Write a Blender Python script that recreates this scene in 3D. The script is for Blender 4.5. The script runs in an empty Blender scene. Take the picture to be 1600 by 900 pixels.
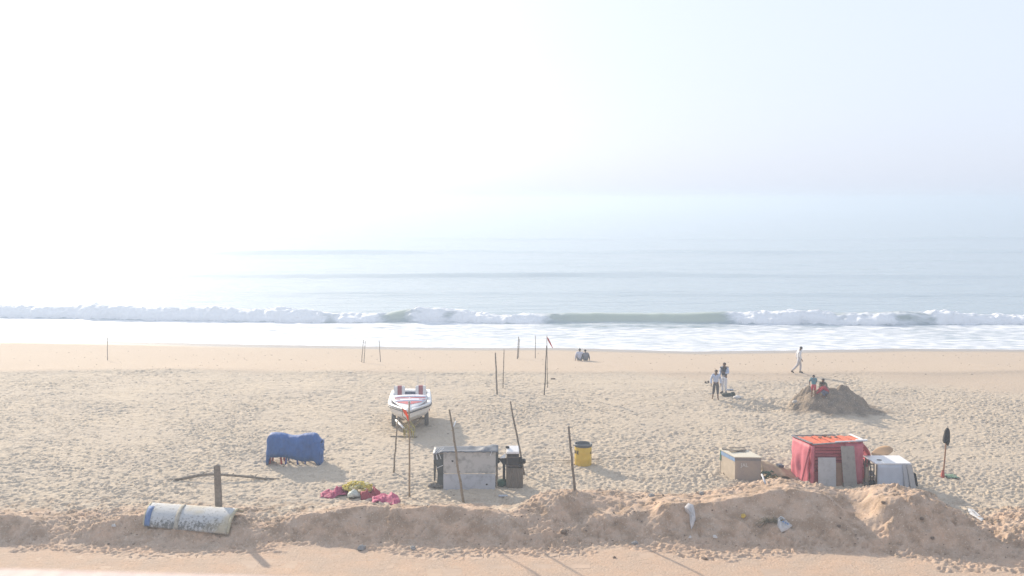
import bpy, bmesh, math, random
import numpy as np
from mathutils import Vector, Matrix, Euler
random.seed(7); RNG = np.random.default_rng(11)
SC = bpy.context.scene; COL = SC.collection
# ------------------------------------------------------------------ camera
F = 1400.0                      # focal length in pixels of the 1600 wide photograph
CAM_H = 11.0; HORIZON = 312.0
PITCH = math.atan((450 - HORIZON) / F)
cd = bpy.data.cameras.new('camera'); cam = bpy.data.objects.new('camera', cd); COL.objects.link(cam)
cam.location = (0, 0, CAM_H); cam.rotation_euler = (math.pi/2 - PITCH, 0, 0)
cd.sensor_width = 36.0; cd.lens = 36.0 * F / 1600; cd.clip_end = 20000; cd.clip_start = 0.05
cd.dof.use_dof = True; cd.dof.focus_distance = 46; cd.dof.aperture_fstop = 3.2
SC.camera = cam
# ------------------------------------------------------------------ sky, sun, exposure
SUN_EL = math.radians(22); SUN_LEFT = math.radians(35)      # ahead of the camera, 35 degrees to its left
W = bpy.data.worlds.new('World'); SC.world = W; W.use_nodes = True
nt = W.node_tree; nt.nodes.clear()
out = nt.nodes.new('ShaderNodeOutputWorld'); bg = nt.nodes.new('ShaderNodeBackground')
sky = nt.nodes.new('ShaderNodeTexSky'); sky.sky_type = 'NISHITA'; sky.sun_disc = False
sky.sun_elevation = SUN_EL; sky.sun_rotation = -SUN_LEFT
sky.air_density = 1.0; sky.dust_density = 3.0; sky.ozone_density = 2.0
hs = nt.nodes.new('ShaderNodeHueSaturation'); hs.inputs['Saturation'].default_value = 0.6
nt.links.new(sky.outputs[0], hs.inputs['Color'])
veil = nt.nodes.new('ShaderNodeMix'); veil.data_type = 'RGBA'; veil.inputs[0].default_value = 0.84      # high thin haze over the whole sky
veil.inputs[7].default_value = (2.78, 3.06, 3.66, 1)
nt.links.new(hs.outputs[0], veil.inputs[6]); nt.links.new(veil.outputs[2], bg.inputs[0])
bg.inputs[1].default_value = 0.15
nt.links.new(bg.outputs[0], out.inputs[0])
sl = bpy.data.lights.new('sun', 'SUN'); sl.energy = 4.1; sl.angle = math.radians(0.9); sl.color = (1.0, 0.85, 0.665)
so = bpy.data.objects.new('sun', sl); COL.objects.link(so)
TO_SUN = Vector((-math.sin(SUN_LEFT)*math.cos(SUN_EL), math.cos(SUN_LEFT)*math.cos(SUN_EL), math.sin(SUN_EL)))
so.rotation_euler = TO_SUN.to_track_quat('Z', 'Y').to_euler(); so.location = (-40, 60, 40)
SC.view_settings.view_transform = 'Standard'; SC.view_settings.look = 'None'
SC.view_settings.exposure = 0.9; SC.view_settings.gamma = 1
SC.cycles.use_denoising = True
SC.cycles.volume_bounces = 2; SC.cycles.max_bounces = 8
HAZE_DENSITY = 0.0028; HAZE_G = 0.34

# ------------------------------------------------------------------ noise and terrain
def _hash(ix, iy, seed):
    n = (ix.astype(np.int64) * 374761393 + iy.astype(np.int64) * 668265263 + seed * 974711) & 0x7fffffff
    n = ((n ^ (n >> 13)) * 1274126177) & 0x7fffffff
    return ((n ^ (n >> 16)) & 0xffff) / 65535.0
def vnoise(x, y, seed=0):
    x = np.asarray(x, float); y = np.asarray(y, float)
    ix = np.floor(x); iy = np.floor(y); fx = x - ix; fy = y - iy
    fx = fx*fx*fx*(fx*(fx*6-15)+10); fy = fy*fy*fy*(fy*(fy*6-15)+10)
    a = _hash(ix, iy, seed); b = _hash(ix+1, iy, seed); c = _hash(ix, iy+1, seed); d = _hash(ix+1, iy+1, seed)
    return (a+(b-a)*fx) + ((c+(d-c)*fx) - (a+(b-a)*fx))*fy - 0.5
def fbm(x, y, seed=0, octv=4, gain=0.5):
    s = 0; a = 1.0
    for k in range(octv):
        s = s + a*vnoise(x*(2**k)+17.3*k, y*(2**k)-9.1*k, seed+k*13); a *= gain
    return s
def sst(a, b, x):
    t = np.clip((np.asarray(x, float)-a)/(b-a), 0, 1); return t*t*(3-2*t)
SEA_Z = -2.2; WALK_Z = -0.15
# sand bank as seen along its length: photo column, row of the face's top edge, row of its foot, row of the crest behind
def hd(py): return math.tan(PITCH + math.atan((py-450)/F))          # drop per metre of ground distance
def gx(px, d, h=CAM_H): return (px-800)/F*(d*math.cos(PITCH)+h*math.sin(PITCH))
def gd(py, h=CAM_H): return h/hd(py)
BANK = [(-260,798,837,799,0.88),(0,804,841,800,0.93),(55,810,843,806,0.88),(80,839,838,809,0.33),(110,841,838,804,0.33),(150,820,841,801,0.78),(220,806,843,799,0.9),(345,810,843,800,0.88),
 (400,829,842,809,0.4),(430,827,841,806,0.45),(470,804,841,800,0.88),(520,794,841,791,0.93),(600,793,841,794,0.96),(700,793,843,795,0.96),(770,797,845,796,0.93),(806,808,846,796,0.88),
 (828,842,847,789,0.34),(860,844,849,775,0.33),(890,828,847,769,0.5),(930,808,843,772,0.78),(975,802,841,775,0.78),(1010,798,841,776,0.5),(1035,788,843,777,0.83),(1090,788,845,778,0.9),(1150,782,845,771,0.88),
 (1200,766,845,760,0.88),(1250,760,849,751,0.83),(1290,777,851,756,0.73),(1330,814,853,767,0.36),(1352,804,855,772,0.42),(1378,782,857,770,0.88),(1440,772,859,760,0.93),(1480,786,859,769,0.9),
 (1520,814,859,793,0.78),(1553,852,863,815,0.33),(1580,830,861,811,0.45),(1620,818,861,804,0.45),(1900,818,861,804,0.45)]
_b = []
for px, pt, pf, pc, ta in BANK:
    df = gd(pf, CAM_H-WALK_Z)
    dt = (CAM_H - WALK_Z + df*ta)/(ta+hd(pt)); zt = CAM_H - dt*hd(pt)
    dc = dt + 1.1 + (0.6 if pt-pc > 15 else 0); zc = CAM_H - dc*hd(pc)
    _b.append((gx(px, dt, CAM_H-zt), df, dt, zt, dc, max(zc, 0.05)))
_b = np.array(_b)
_xs = np.linspace(-60, 60, 2401)
def _sm(v):
    k = np.hanning(17); k /= k.sum(); return np.convolve(np.pad(v, 8, mode='edge'), k, mode='valid')
_BT = [_sm(np.interp(_xs, _b[:,0], _b[:,i])) for i in range(1, 6)]
def shore_y(x):
    return 0.9*fbm(np.asarray(x, float)*0.07, np.asarray(x, float)*0+2.2, 151, 3) + np.interp(x, [-60,-48,-20,-8,4,10,16,24,34,46,60], [85.5,84,80.8,79.6,79.6,78.6,77.4,77.8,78.8,78.4,78.4])
MOUND = (16.55, 46.5)
def ground(x, y):
    """height of the sand without footprints"""
    x = np.asarray(x, float); y = np.asarray(y, float)
    sh = shore_y(x); e = 57 + 1.2*fbm(x*0.08, y*0+3.3, 5, 3)
    z = np.where(y > e, -(y-e)*(-SEA_Z)/(sh-e), 0.0)
    z = z - 0.10*sst(0, 1.6, e+0.8-y)*sst(6.0, 1.0, e-y)                 # shallow trough under the edge of the smooth sand
    z = z + 0.10*fbm(x*0.12, y*0.12, 21, 3)*sst(74, 60, y)
    z = np.maximum(z, -4.0)
    # bank
    wx = x + 0.45*fbm(x*0.9, y*0.9, 31, 3); wy = y + 0.35*fbm(x*0.8+5, y*0.8, 37, 3) + 0.12*fbm(x*3, y*3, 41, 2)
    df, dt, zt, dc, zc = [np.interp(wx, _xs, t) for t in _BT]
    zt = np.maximum(zt, 0.0)
    front = WALK_Z + (zt-WALK_Z)*np.clip((wy-df)/(dt-df), 0, 1)
    toe = 0.16*np.exp(-((wy-df-0.1)/0.45)**2)
    top = zt + (zc-zt)*sst(0, 1, (wy-dt)/(dc-dt))
    rear = zc*(1 - sst(0, 1, (wy-dc)/(1.2+2.2*np.clip(zc, 0, 1.5))))
    bank = np.where(wy < dt, front+toe, np.where(wy < dc, top, rear))
    lump = 0.12*fbm(x*0.9, y*1.1, 43, 4)*sst(-0.6, 0.3, wy-df)*sst(3.5, 0, wy-dc)*np.clip(bank*1.6+.3, 0, 1)
    z = np.where(y < 40, np.where(wy < df, WALK_Z + toe*sst(-0.6, 0.0, wy-df), np.maximum(bank, z*sst(0, 1.5, wy-dc))) + lump, z)
    # children's heap of dug sand
    r = np.hypot((x-MOUND[0])/1.9, (y-MOUND[1])/1.35) + 0.22*fbm(x*1.2, y*1.2, 51, 3)
    hp = 0.95*np.clip(1-r, 0, 1)**0.8*(1+0.25*fbm(x*2.5, y*2.5, 53, 3)) + 0.18*sst(1.7, 0.7, r)
    r2 = np.hypot((x-MOUND[0]-1.0)/1.3, (y-MOUND[1]-.2)/1.0) + 0.25*fbm(x*1.6, y*1.6, 57, 3)
    hp = np.maximum(hp, 1.05*np.clip(1-r2, 0, 1)**0.7)
    r3 = np.hypot((x-MOUND[0]+0.72)/1.0, (y-MOUND[1]-.55)/0.75) + 0.25*fbm(x*1.8, y*1.8, 59, 3)
    hp = np.maximum(hp, 1.0*np.clip(1-r3, 0, 1)**0.6)
    pit = -0.22*np.exp(-(((x-MOUND[0]+2.6)/1.3)**2+((y-MOUND[1]-.3)/0.9)**2))
    return z + 1.18*hp + pit
def ray(px, py):
    dx = (px-800)/F; dy = (450-py)/F
    return Vector((dx, math.cos(PITCH)+dy*math.sin(PITCH), -math.sin(PITCH)+dy*math.cos(PITCH)))
def P(px, py, d):
    """the point seen at a photo pixel at ground distance d"""
    r = ray(px, py); t = d/r.y; return Vector((0, 0, CAM_H)) + r*t
def gz(x, y): return float(ground(np.array([x]), np.array([y]))[0])
def G(px, py):
    """the ground point seen at a photo pixel"""
    r = ray(px, py); d = np.arange(22, 90, 0.02); t = d/r.y
    x = r.x*t; z = CAM_H + r.z*t
    h = ground(x, d); k = int(np.argmax(z <= h)) if (z <= h).any() else len(d)-1
    return Vector((x[k], d[k], h[k]))

# ------------------------------------------------------------------ materials
def mat(name, col, rough=0.8, var=0.25, scale=6.0, bump=0.0, bscale=60.0, col2=None, metallic=0.0, spec=0.3, thr=None, trans=0.0):
    m = bpy.data.materials.new(name); m.use_nodes = True; n = m.node_tree.nodes; l = m.node_tree.links
    b = n['Principled BSDF']; b.inputs['Roughness'].default_value = rough; b.inputs['Metallic'].default_value = metallic
    b.inputs['Specular IOR Level'].default_value = spec
    tc = n.new('ShaderNodeTexCoord'); nz = n.new('ShaderNodeTexNoise'); nz.inputs['Scale'].default_value = scale
    nz.inputs['Detail'].default_value = 6; nz.inputs['Roughness'].default_value = 0.65
    l.new(tc.outputs['Object'], nz.inputs['Vector'])
    r = n.new('ShaderNodeValToRGB'); c = col
    c2 = col2 if col2 else tuple(v*(1-var) for v in c)
    r.color_ramp.elements[0].color = (*c2, 1); r.color_ramp.elements[1].color = (*c, 1)
    r.color_ramp.elements[0].position, r.color_ramp.elements[1].position = thr if thr else (0.3, 0.62)
    l.new(nz.outputs[0], r.inputs[0]); l.new(r.outputs[0], b.inputs['Base Color'])
    if bump:
        bz = n.new('ShaderNodeTexNoise'); bz.inputs['Scale'].default_value = bscale; bz.inputs['Detail'].default_value = 4
        l.new(tc.outputs['Object'], bz.inputs['Vector'])
        bp = n.new('ShaderNodeBump'); bp.inputs['Strength'].default_value = bump; bp.inputs['Distance'].default_value = 0.02
        l.new(bz.outputs[0], bp.inputs['Height']); l.new(bp.outputs[0], b.inputs['Normal'])
    if trans:
        t = n.new('ShaderNodeBsdfTranslucent'); mx = n.new('ShaderNodeMixShader'); mx.inputs[0].default_value = trans
        l.new(r.outputs[0], t.inputs[0]); l.new(b.outputs[0], mx.inputs[1]); l.new(t.outputs[0], mx.inputs[2])
        l.new(mx.outputs[0], n['Material Output'].inputs[0])
    return m

# ------------------------------------------------------------------ object helpers
ORG = {}
def tag(o, label=None, cat=None, group=None, kind=None):
    if label: o['label'] = label
    if cat: o['category'] = cat
    if group: o['group'] = group
    if kind: o['kind'] = kind
    return o
def thing(name, label, cat, loc, group=None):
    o = bpy.data.objects.new(name, None); COL.objects.link(o); o.location = loc; o.empty_display_size = 0.2
    ORG[o.name] = Vector(loc); return tag(o, label, cat, group)
class MB:
    def __init__(s): s.v = []; s.f = []
    def add(s, vs, fs):
        k = len(s.v); s.v += [Vector(p) for p in vs]; s.f += [tuple(i+k for i in f) for f in fs]; return s
    def hexa(s, p):      # 4 bottom points, 4 top points, both counter-clockwise from above
        return s.add(p, [(3,2,1,0),(4,5,6,7),(0,1,5,4),(1,2,6,5),(2,3,7,6),(3,0,4,7)])
    def box(s, c, size, rot=None):
        c = Vector(c); hx, hy, hz = [v/2 for v in size]
        R = rot if isinstance(rot, Matrix) else (Euler(rot).to_matrix() if rot else Matrix.Identity(3))
        q = [(-hx,-hy,-hz),(hx,-hy,-hz),(hx,hy,-hz),(-hx,hy,-hz),(-hx,-hy,hz),(hx,-hy,hz),(hx,hy,hz),(-hx,hy,hz)]
        return s.hexa([c + R @ Vector(p) for p in q])
    def bar(s, a, b, w, t, up=(0,0,1)):     # box beam from a to b
        a = Vector(a); b = Vector(b); d = (b-a); L = d.length; d.normalize()
        u = Vector(up); x = d.cross(u)
        if x.length < 1e-4: x = d.cross(Vector((1,0,0)))
        x.normalize(); y = x.cross(d)
        q = [a - x*w/2 - y*t/2, a + x*w/2 - y*t/2, a + x*w/2 + y*t/2, a - x*w/2 + y*t/2]
        return s.add(q + [p + d*L for p in q], [(0,1,2,3),(7,6,5,4),(0,4,5,1),(1,5,6,2),(2,6,7,3),(3,7,4,0)])
    def tube(s, pts, r, n=8, cap=True):
        pts = [Vector(p) for p in pts]; m = len(pts)
        rs = r if isinstance(r, (list, tuple)) else [r]*m
        vs = []; fs = []; ref = None
        for i, p in enumerate(pts):
            d = (pts[min(i+1, m-1)] - pts[max(i-1, 0)]).normalized()
            if ref is None: ref = d.orthogonal().normalized()
            ref = (ref - d*ref.dot(d)).normalized(); b = d.cross(ref)
            for k in range(n):
                a = 2*math.pi*k/n; vs.append(p + (ref*math.cos(a) + b*math.sin(a))*rs[i])
        for i in range(m-1):
            for k in range(n): fs.append((i*n+k, i*n+(k+1) % n, (i+1)*n+(k+1) % n, (i+1)*n+k))
        if cap: fs.append(tuple(reversed(range(n)))); fs.append(tuple((m-1)*n+k for k in range(n)))
        return s.add(vs, fs)
    def sheet(s, rows):
        h = len(rows); w = len(rows[0])
        return s.add([p for r in rows for p in r], [(i*w+j, i*w+j+1, (i+1)*w+j+1, (i+1)*w+j) for i in range(h-1) for j in range(w-1)])
    def blob(s, c, r, seg=10, ring=7, rough=0.0, seed=0, rot=None):
        c = Vector(c); rr = random.Random(seed); vs = []; fs = []
        R = Euler(rot).to_matrix() if rot else Matrix.Identity(3)
        for i in range(ring+1):
            t = math.pi*i/ring
            for k in range(seg):
                a = 2*math.pi*k/seg; q = 1 + rough*(rr.random()-.5)*2
                if i in (0, ring): q = 1
                vs.append(c + R @ Vector((r[0]*math.sin(t)*math.cos(a)*q, r[1]*math.sin(t)*math.sin(a)*q, r[2]*math.cos(t)*q)))
        for i in range(ring):
            for k in range(seg): fs.append((i*seg+k, (i+1)*seg+k, (i+1)*seg+(k+1) % seg, i*seg+(k+1) % seg))
        return s.add(vs, fs)
    def lathe(s, c, prof, n=24):
        c = Vector(c); vs = []; fs = []
        for r, z in prof:
            for k in range(n):
                a = 2*math.pi*k/n; vs.append(c + Vector((r*math.cos(a), r*math.sin(a), z)))
        for i in range(len(prof)-1):
            for k in range(n): fs.append((i*n+k, i*n+(k+1) % n, (i+1)*n+(k+1) % n, (i+1)*n+k))
        return s.add(vs, fs)
    def build(s, name, m, parent=None, smooth=False, bevel=0.0, solid=0.0, sub=0, loc=None):
        o0 = ORG[parent.name] if parent else Vector(loc if loc is not None else (0, 0, 0))
        me = bpy.data.meshes.new(name); me.from_pydata([tuple(p-o0) for p in s.v], [], s.f); me.update()
        bm = bmesh.new(); bm.from_mesh(me); bmesh.ops.remove_doubles(bm, verts=bm.verts, dist=1e-5)
        bmesh.ops.recalc_face_normals(bm, faces=bm.faces)
        if bevel: bmesh.ops.bevel(bm, geom=bm.edges[:], offset=bevel, segments=2, affect='EDGES', clamp_overlap=True)
        bm.to_mesh(me); bm.free()
        if smooth: me.polygons.foreach_set('use_smooth', [True]*len(me.polygons))
        me.materials.append(m); o = bpy.data.objects.new(name, me); COL.objects.link(o)
        ORG[o.name] = Vector(o0)
        if parent: o.parent = parent
        else: o.location = o0
        if solid:
            md = o.modifiers.new('thickness', 'SOLIDIFY'); md.thickness = solid; md.offset = 0
        if sub:
            md = o.modifiers.new('smooth', 'SUBSURF'); md.levels = sub; md.render_levels = sub
        return o
def np_grid(name, X, Y, Z, m, attrs=None, smooth=True):
    h, w = X.shape; me = bpy.data.meshes.new(name); n = h*w
    me.vertices.add(n); co = np.empty((n, 3), np.float32); co[:,0] = X.ravel(); co[:,1] = Y.ravel(); co[:,2] = Z.ravel()
    me.vertices.foreach_set('co', co.ravel())
    i = np.arange(n).reshape(h, w); q = np.stack([i[:-1,:-1], i[:-1,1:], i[1:,1:], i[1:,:-1]], -1).reshape(-1, 4)
    nf = len(q); me.loops.add(nf*4); me.loops.foreach_set('vertex_index', q.ravel().astype(np.int32))
    me.polygons.add(nf); me.polygons.foreach_set('loop_start', np.arange(0, nf*4, 4, dtype=np.int32))
    me.update(calc_edges=True); me.validate()
    if smooth: me.polygons.foreach_set('use_smooth', np.ones(nf, bool))
    for k, v in (attrs or {}).items():
        a = me.attributes.new(k, 'FLOAT', 'POINT'); a.data.foreach_set('value', v.astype(np.float32).ravel())
    me.materials.append(m); o = bpy.data.objects.new(name, me); COL.objects.link(o); return o

# ------------------------------------------------------------------ haze
hm = bpy.data.materials.new('haze'); hm.use_nodes = True; n = hm.node_tree.nodes; n.clear()
mo = n.new('ShaderNodeOutputMaterial'); pv = n.new('ShaderNodeVolumePrincipled')
pv.inputs['Color'].default_value = (0.515, 0.61, 0.725, 1); pv.inputs['Density'].default_value = HAZE_DENSITY; pv.inputs['Anisotropy'].default_value = HAZE_G
hm.node_tree.links.new(pv.outputs[0], mo.inputs['Volume'])
hz = MB().box((0, 5400, 4.0), (16000, 11200, 19.0)).build('haze', hm); tag(hz, kind='stuff')

# ------------------------------------------------------------------ sand
def sand_material():
    m = bpy.data.materials.new('sand'); m.use_nodes = True; n = m.node_tree.nodes; l = m.node_tree.links
    b = n['Principled BSDF']; b.inputs['Specular IOR Level'].default_value = 0.15
    tc = n.new('ShaderNodeTexCoord')
    def noise(sc, det=5): 
        z = n.new('ShaderNodeTexNoise'); z.inputs['Scale'].default_value = sc; z.inputs['Detail'].default_value = det
        l.new(tc.outputs['Object'], z.inputs['Vector']); return z
    def mix(fac, a, bb, typ='MIX'):
        x = n.new('ShaderNodeMix'); x.data_type = 'RGBA'; x.blend_type = typ
        if isinstance(fac, float): x.inputs[0].default_value = fac
        else: l.new(fac, x.inputs[0])
        for sck, v in ((x.inputs[6], a), (x.inputs[7], bb)):
            if isinstance(v, tuple): sck.default_value = (*v, 1)
            else: l.new(v, sck)
        return x.outputs[2]
    def attr(k):
        a = n.new('ShaderNodeAttribute'); a.attribute_name = k; return a.outputs['Fac']
    def ramp(s, a, bb):
        r = n.new('ShaderNodeMapRange'); r.inputs[1].default_value = a; r.inputs[2].default_value = bb; l.new(s, r.inputs[0]); return r.outputs[0]
    c = mix(ramp(noise(0.35).outputs[0], .35, .65), (0.475, 0.405, 0.315), (0.44, 0.38, 0.305))
    c = mix(attr('orange'), c, mix(ramp(noise(1.1).outputs[0], .35, .65), (0.48, 0.345, 0.25), (0.43, 0.335, 0.26)))
    c = mix(attr('smooth'), c, (0.44, 0.36, 0.28))
    c = mix(attr('wet'), c, (0.27, 0.235, 0.20))
    c = mix(attr('damp'), c, mix(ramp(noise(2.5).outputs[0], .35, .65), (0.155, 0.13, 0.105), (0.25, 0.20, 0.15)))
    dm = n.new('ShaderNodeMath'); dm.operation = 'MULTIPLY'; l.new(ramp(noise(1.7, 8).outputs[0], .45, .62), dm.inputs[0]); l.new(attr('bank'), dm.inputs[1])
    c = mix(dm.outputs[0], c, (0.31, 0.225, 0.16))  # damp patches on the bank, deepened to darken its shaded face
    dn = n.new('ShaderNodeMath'); dn.operation = 'MULTIPLY'; l.new(ramp(noise(9, 6).outputs[0], .56, .66), dn.inputs[0]); dn.inputs[1].default_value = .45
    c = mix(dn.outputs[0], c, (0.30, 0.235, 0.175))
    # grains and bits of litter
    c = mix(ramp(noise(38, 3).outputs[0], .70, .78), c, (0.16, 0.12, 0.09))
    c = mix(ramp(noise(22, 2).outputs[0], .40, .25), c, (0.60, 0.50, 0.40))
    l.new(c, b.inputs['Base Color'])
    rr = n.new('ShaderNodeMapRange'); l.new(attr('wet'), rr.inputs[0]); rr.inputs[3].default_value = 0.95; rr.inputs[4].default_value = 0.30
    l.new(rr.outputs[0], b.inputs['Roughness'])
    bp = n.new('ShaderNodeBump'); bp.inputs['Distance'].default_value = 0.035; bp.inputs['Strength'].default_value = 0.75
    l.new(noise(14, 6).outputs[0], bp.inputs['Height']); l.new(bp.outputs[0], b.inputs['Normal'])
    return m
RES = 0.04; RX0, RX1, RY0, RY1 = -62, 62, 24, 84
def footprint_raster():
    w = int((RX1-RX0)/RES); h = int((RY1-RY0)/RES); A = np.zeros((h, w), np.float32)
    st = []; k = 11; yy, xx = np.mgrid[-k:k+1, -k:k+1]*RES
    for i in range(24):
        a = RNG.normal(math.pi/2*(i % 2), 0.5); u = xx*math.cos(a)+yy*math.sin(a); v = -xx*math.sin(a)+yy*math.cos(a)
        L = RNG.uniform(.06, .13); Wd = RNG.uniform(.035, .075)
        q = np.hypot(u/L, v/Wd)
        st.append((-0.034*np.exp(-(q**4)*0.6) + 0.020*np.exp(-((q-1.45)/0.35)**2)*(1+0.7*np.sign(u)*np.minimum(abs(u)/L, 1))).astype(np.float32))
    def put(x, y, s):
        j = int((x-RX0)/RES); i = int((y-RY0)/RES)
        if k < j < w-k-1 and k < i < h-k-1:
            t = st[RNG.integers(24)]*s; A[i-k:i+k+1, j-k:j+k+1] += t
    N = 85000
    ys = RNG.uniform(31, 58.5, N); xs = RNG.uniform(-1, 1, N)*(0.62*ys+4)
    dens = 0.55+0.9*fbm(xs*0.15, ys*0.15, 61, 3)
    for x, y, d in zip(xs, ys, dens):
        if RNG.random() < d+.15: put(x, y, RNG.uniform(.25, 1.35)*(.75+1.0*max(0, d-.4)))
    ys = RNG.uniform(57, 74, 1500); xs = RNG.uniform(-1, 1, 1500)*(0.62*ys+4)
    keep = fbm(xs*0.1, ys*0.22, 67, 2) > 0.02
    for x, y in zip(xs[keep], ys[keep]): put(x, y, RNG.uniform(.3, .75))
    for _ in range(9):                                      # walked lines across the smooth sand
        x = RNG.uniform(-45, 45); y = RNG.uniform(59, 70); a = RNG.normal(0, .12) + (math.pi if RNG.random() < .5 else 0)
        for s in range(60):
            x += .36*math.cos(a); y += .36*math.sin(a); a += RNG.normal(0, .03); put(x + RNG.normal(0, .03), y+(.12 if s % 2 else -.12), .6)
    for x0, y0, a0, n_ in ((-30, 36, .05, 160), (-22, 40, -.12, 150), (-8, 53, .02, 120), (0, 36, .10, 110), (10, 42, -.2, 90), (-26, 50, .06, 150), (12, 52, -.03, 80)):
        x, y, a = x0, y0, a0
        for s in range(n_):
            x += .34*math.cos(a); y += .34*math.sin(a); a += RNG.normal(0, .02)
            for _ in range(2): put(x+RNG.normal(0, .05), y+RNG.normal(0, .10), 1.0)
    for _ in range(700):
        a = RNG.uniform(0, 6.28); r = RNG.uniform(0, 1)**.6; put(13.6+2.4*r*math.cos(a), 47.6+1.9*r*math.sin(a), RNG.uniform(.8, 1.9))
    ys = RNG.uniform(26, 31, 15000); xs = RNG.uniform(-20, 20, 15000)    # trodden toe of the bank and the path through it
    for x, y in zip(xs, ys):
        f = np.interp(x, _xs, _BT[0]); t = np.interp(x, _xs, _BT[2])
        if -1.1+.5*math.sin(x*.7) < y-f < 0.5 or (t < .3 and y > f-1.2) or (x > 13 and y > f-2): put(x, y, RNG.uniform(.5, 1.2))
    return A
FP = footprint_raster()
def footprints(x, y):
    fx = np.clip((x-RX0)/RES, 0, FP.shape[1]-1.001); fy = np.clip((y-RY0)/RES, 0, FP.shape[0]-1.001)
    ix = fx.astype(int); iy = fy.astype(int); fx -= ix; fy -= iy
    return FP[iy,ix]*(1-fx)*(1-fy)+FP[iy,ix+1]*fx*(1-fy)+FP[iy+1,ix]*(1-fx)*fy+FP[iy+1,ix+1]*fx*fy
def make_sand():
    ys = [-60, -30, -10, 0, 6, 12, 16, 19, 21, 23, 24.5]
    y = 25.0
    while y < 96: ys.append(y); y += 0.045 + max(0, y-30)*0.0012
    ys = np.array(ys + [100, 110])
    u = np.concatenate([[-12, -7, -4, -2.4, -1.7, -1.3, -1.1], np.linspace(-1, 1, 820), [1.1, 1.3, 1.7, 2.4, 4, 7, 12]])
    Y, U = np.meshgrid(ys, u, indexing='ij'); X = U*(0.60*np.maximum(Y, 22)+2.5)
    Z = ground(X, Y)
    e = 57 + 1.2*fbm(X*0.08, Y*0+3.3, 5, 3) + 1.0*fbm(X*0.35, Y*0.35, 71, 3) - 7*sst(19, 30, X) - 2.0*sst(6, 12, X)*sst(22, 16, X)
    rough = sst(0.9+1.5*sst(15, 25, X), -0.7-2*sst(15, 25, X), Y-e)*sst(29.5, 32, Y)
    df = np.interp(X, _xs, _BT[0]); dcr = np.interp(X, _xs, _BT[3]); zc = np.interp(X, _xs, _BT[4])
    inner = (np.abs(U) <= 1.0)
    Z = Z + inner*footprints(X, Y)*sst(80, 76, Y)*np.where(Y > 40, 0.35+0.65*rough, 1) 
    Z = Z + rough*((0.8+1.6*fbm(X*.22, Y*.3, 75, 2))*(0.034*fbm(X*2.2, Y*3.6, 73, 3) + 0.036*fbm(X*6.5, Y*8, 79, 3)))*inner
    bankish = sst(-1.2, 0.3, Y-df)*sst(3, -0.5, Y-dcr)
    Z = Z + 0.72*bankish*inner*(0.045*fbm(X*2.6, Y*2.6, 83, 3) + 0.06*(.22-np.abs(fbm(X*4.3, Y*4.3, 85, 3))) + 0.05*fbm(X*8, Y*8, 89, 3) - 0.07*sst(.24, .42, fbm(X*4.6, Y*4.6, 91, 2)))
    walk = sst(0.2, -1.0, Y-df)
    Z = Z + walk*inner*(0.012*fbm(X*0.9, Y*2.2, 97, 4))
    orange = np.clip(sst(-0.4, 0.6, dcr+2.6*np.clip(zc, 0, 1.3)-Y + 1.4*fbm(X*.5, Y*.5, 101, 3)), 0, 1)
    sh = shore_y(X)
    wet = sst(-5.0, -1.8, Y-sh + 1.0*fbm(X*0.12, Y*0.5, 103, 2))
    smooth = (1-rough)*(1-wet)*(Y > 50)
    damp = sst(1.25, 0.85, np.hypot((X-MOUND[0]-.4)/2.5, (Y-MOUND[1])/1.7) + .3*fbm(X*1.5, Y*1.5, 107, 3))
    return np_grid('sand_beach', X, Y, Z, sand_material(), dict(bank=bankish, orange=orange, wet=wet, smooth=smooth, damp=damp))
tag(make_sand(), kind='structure')

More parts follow.
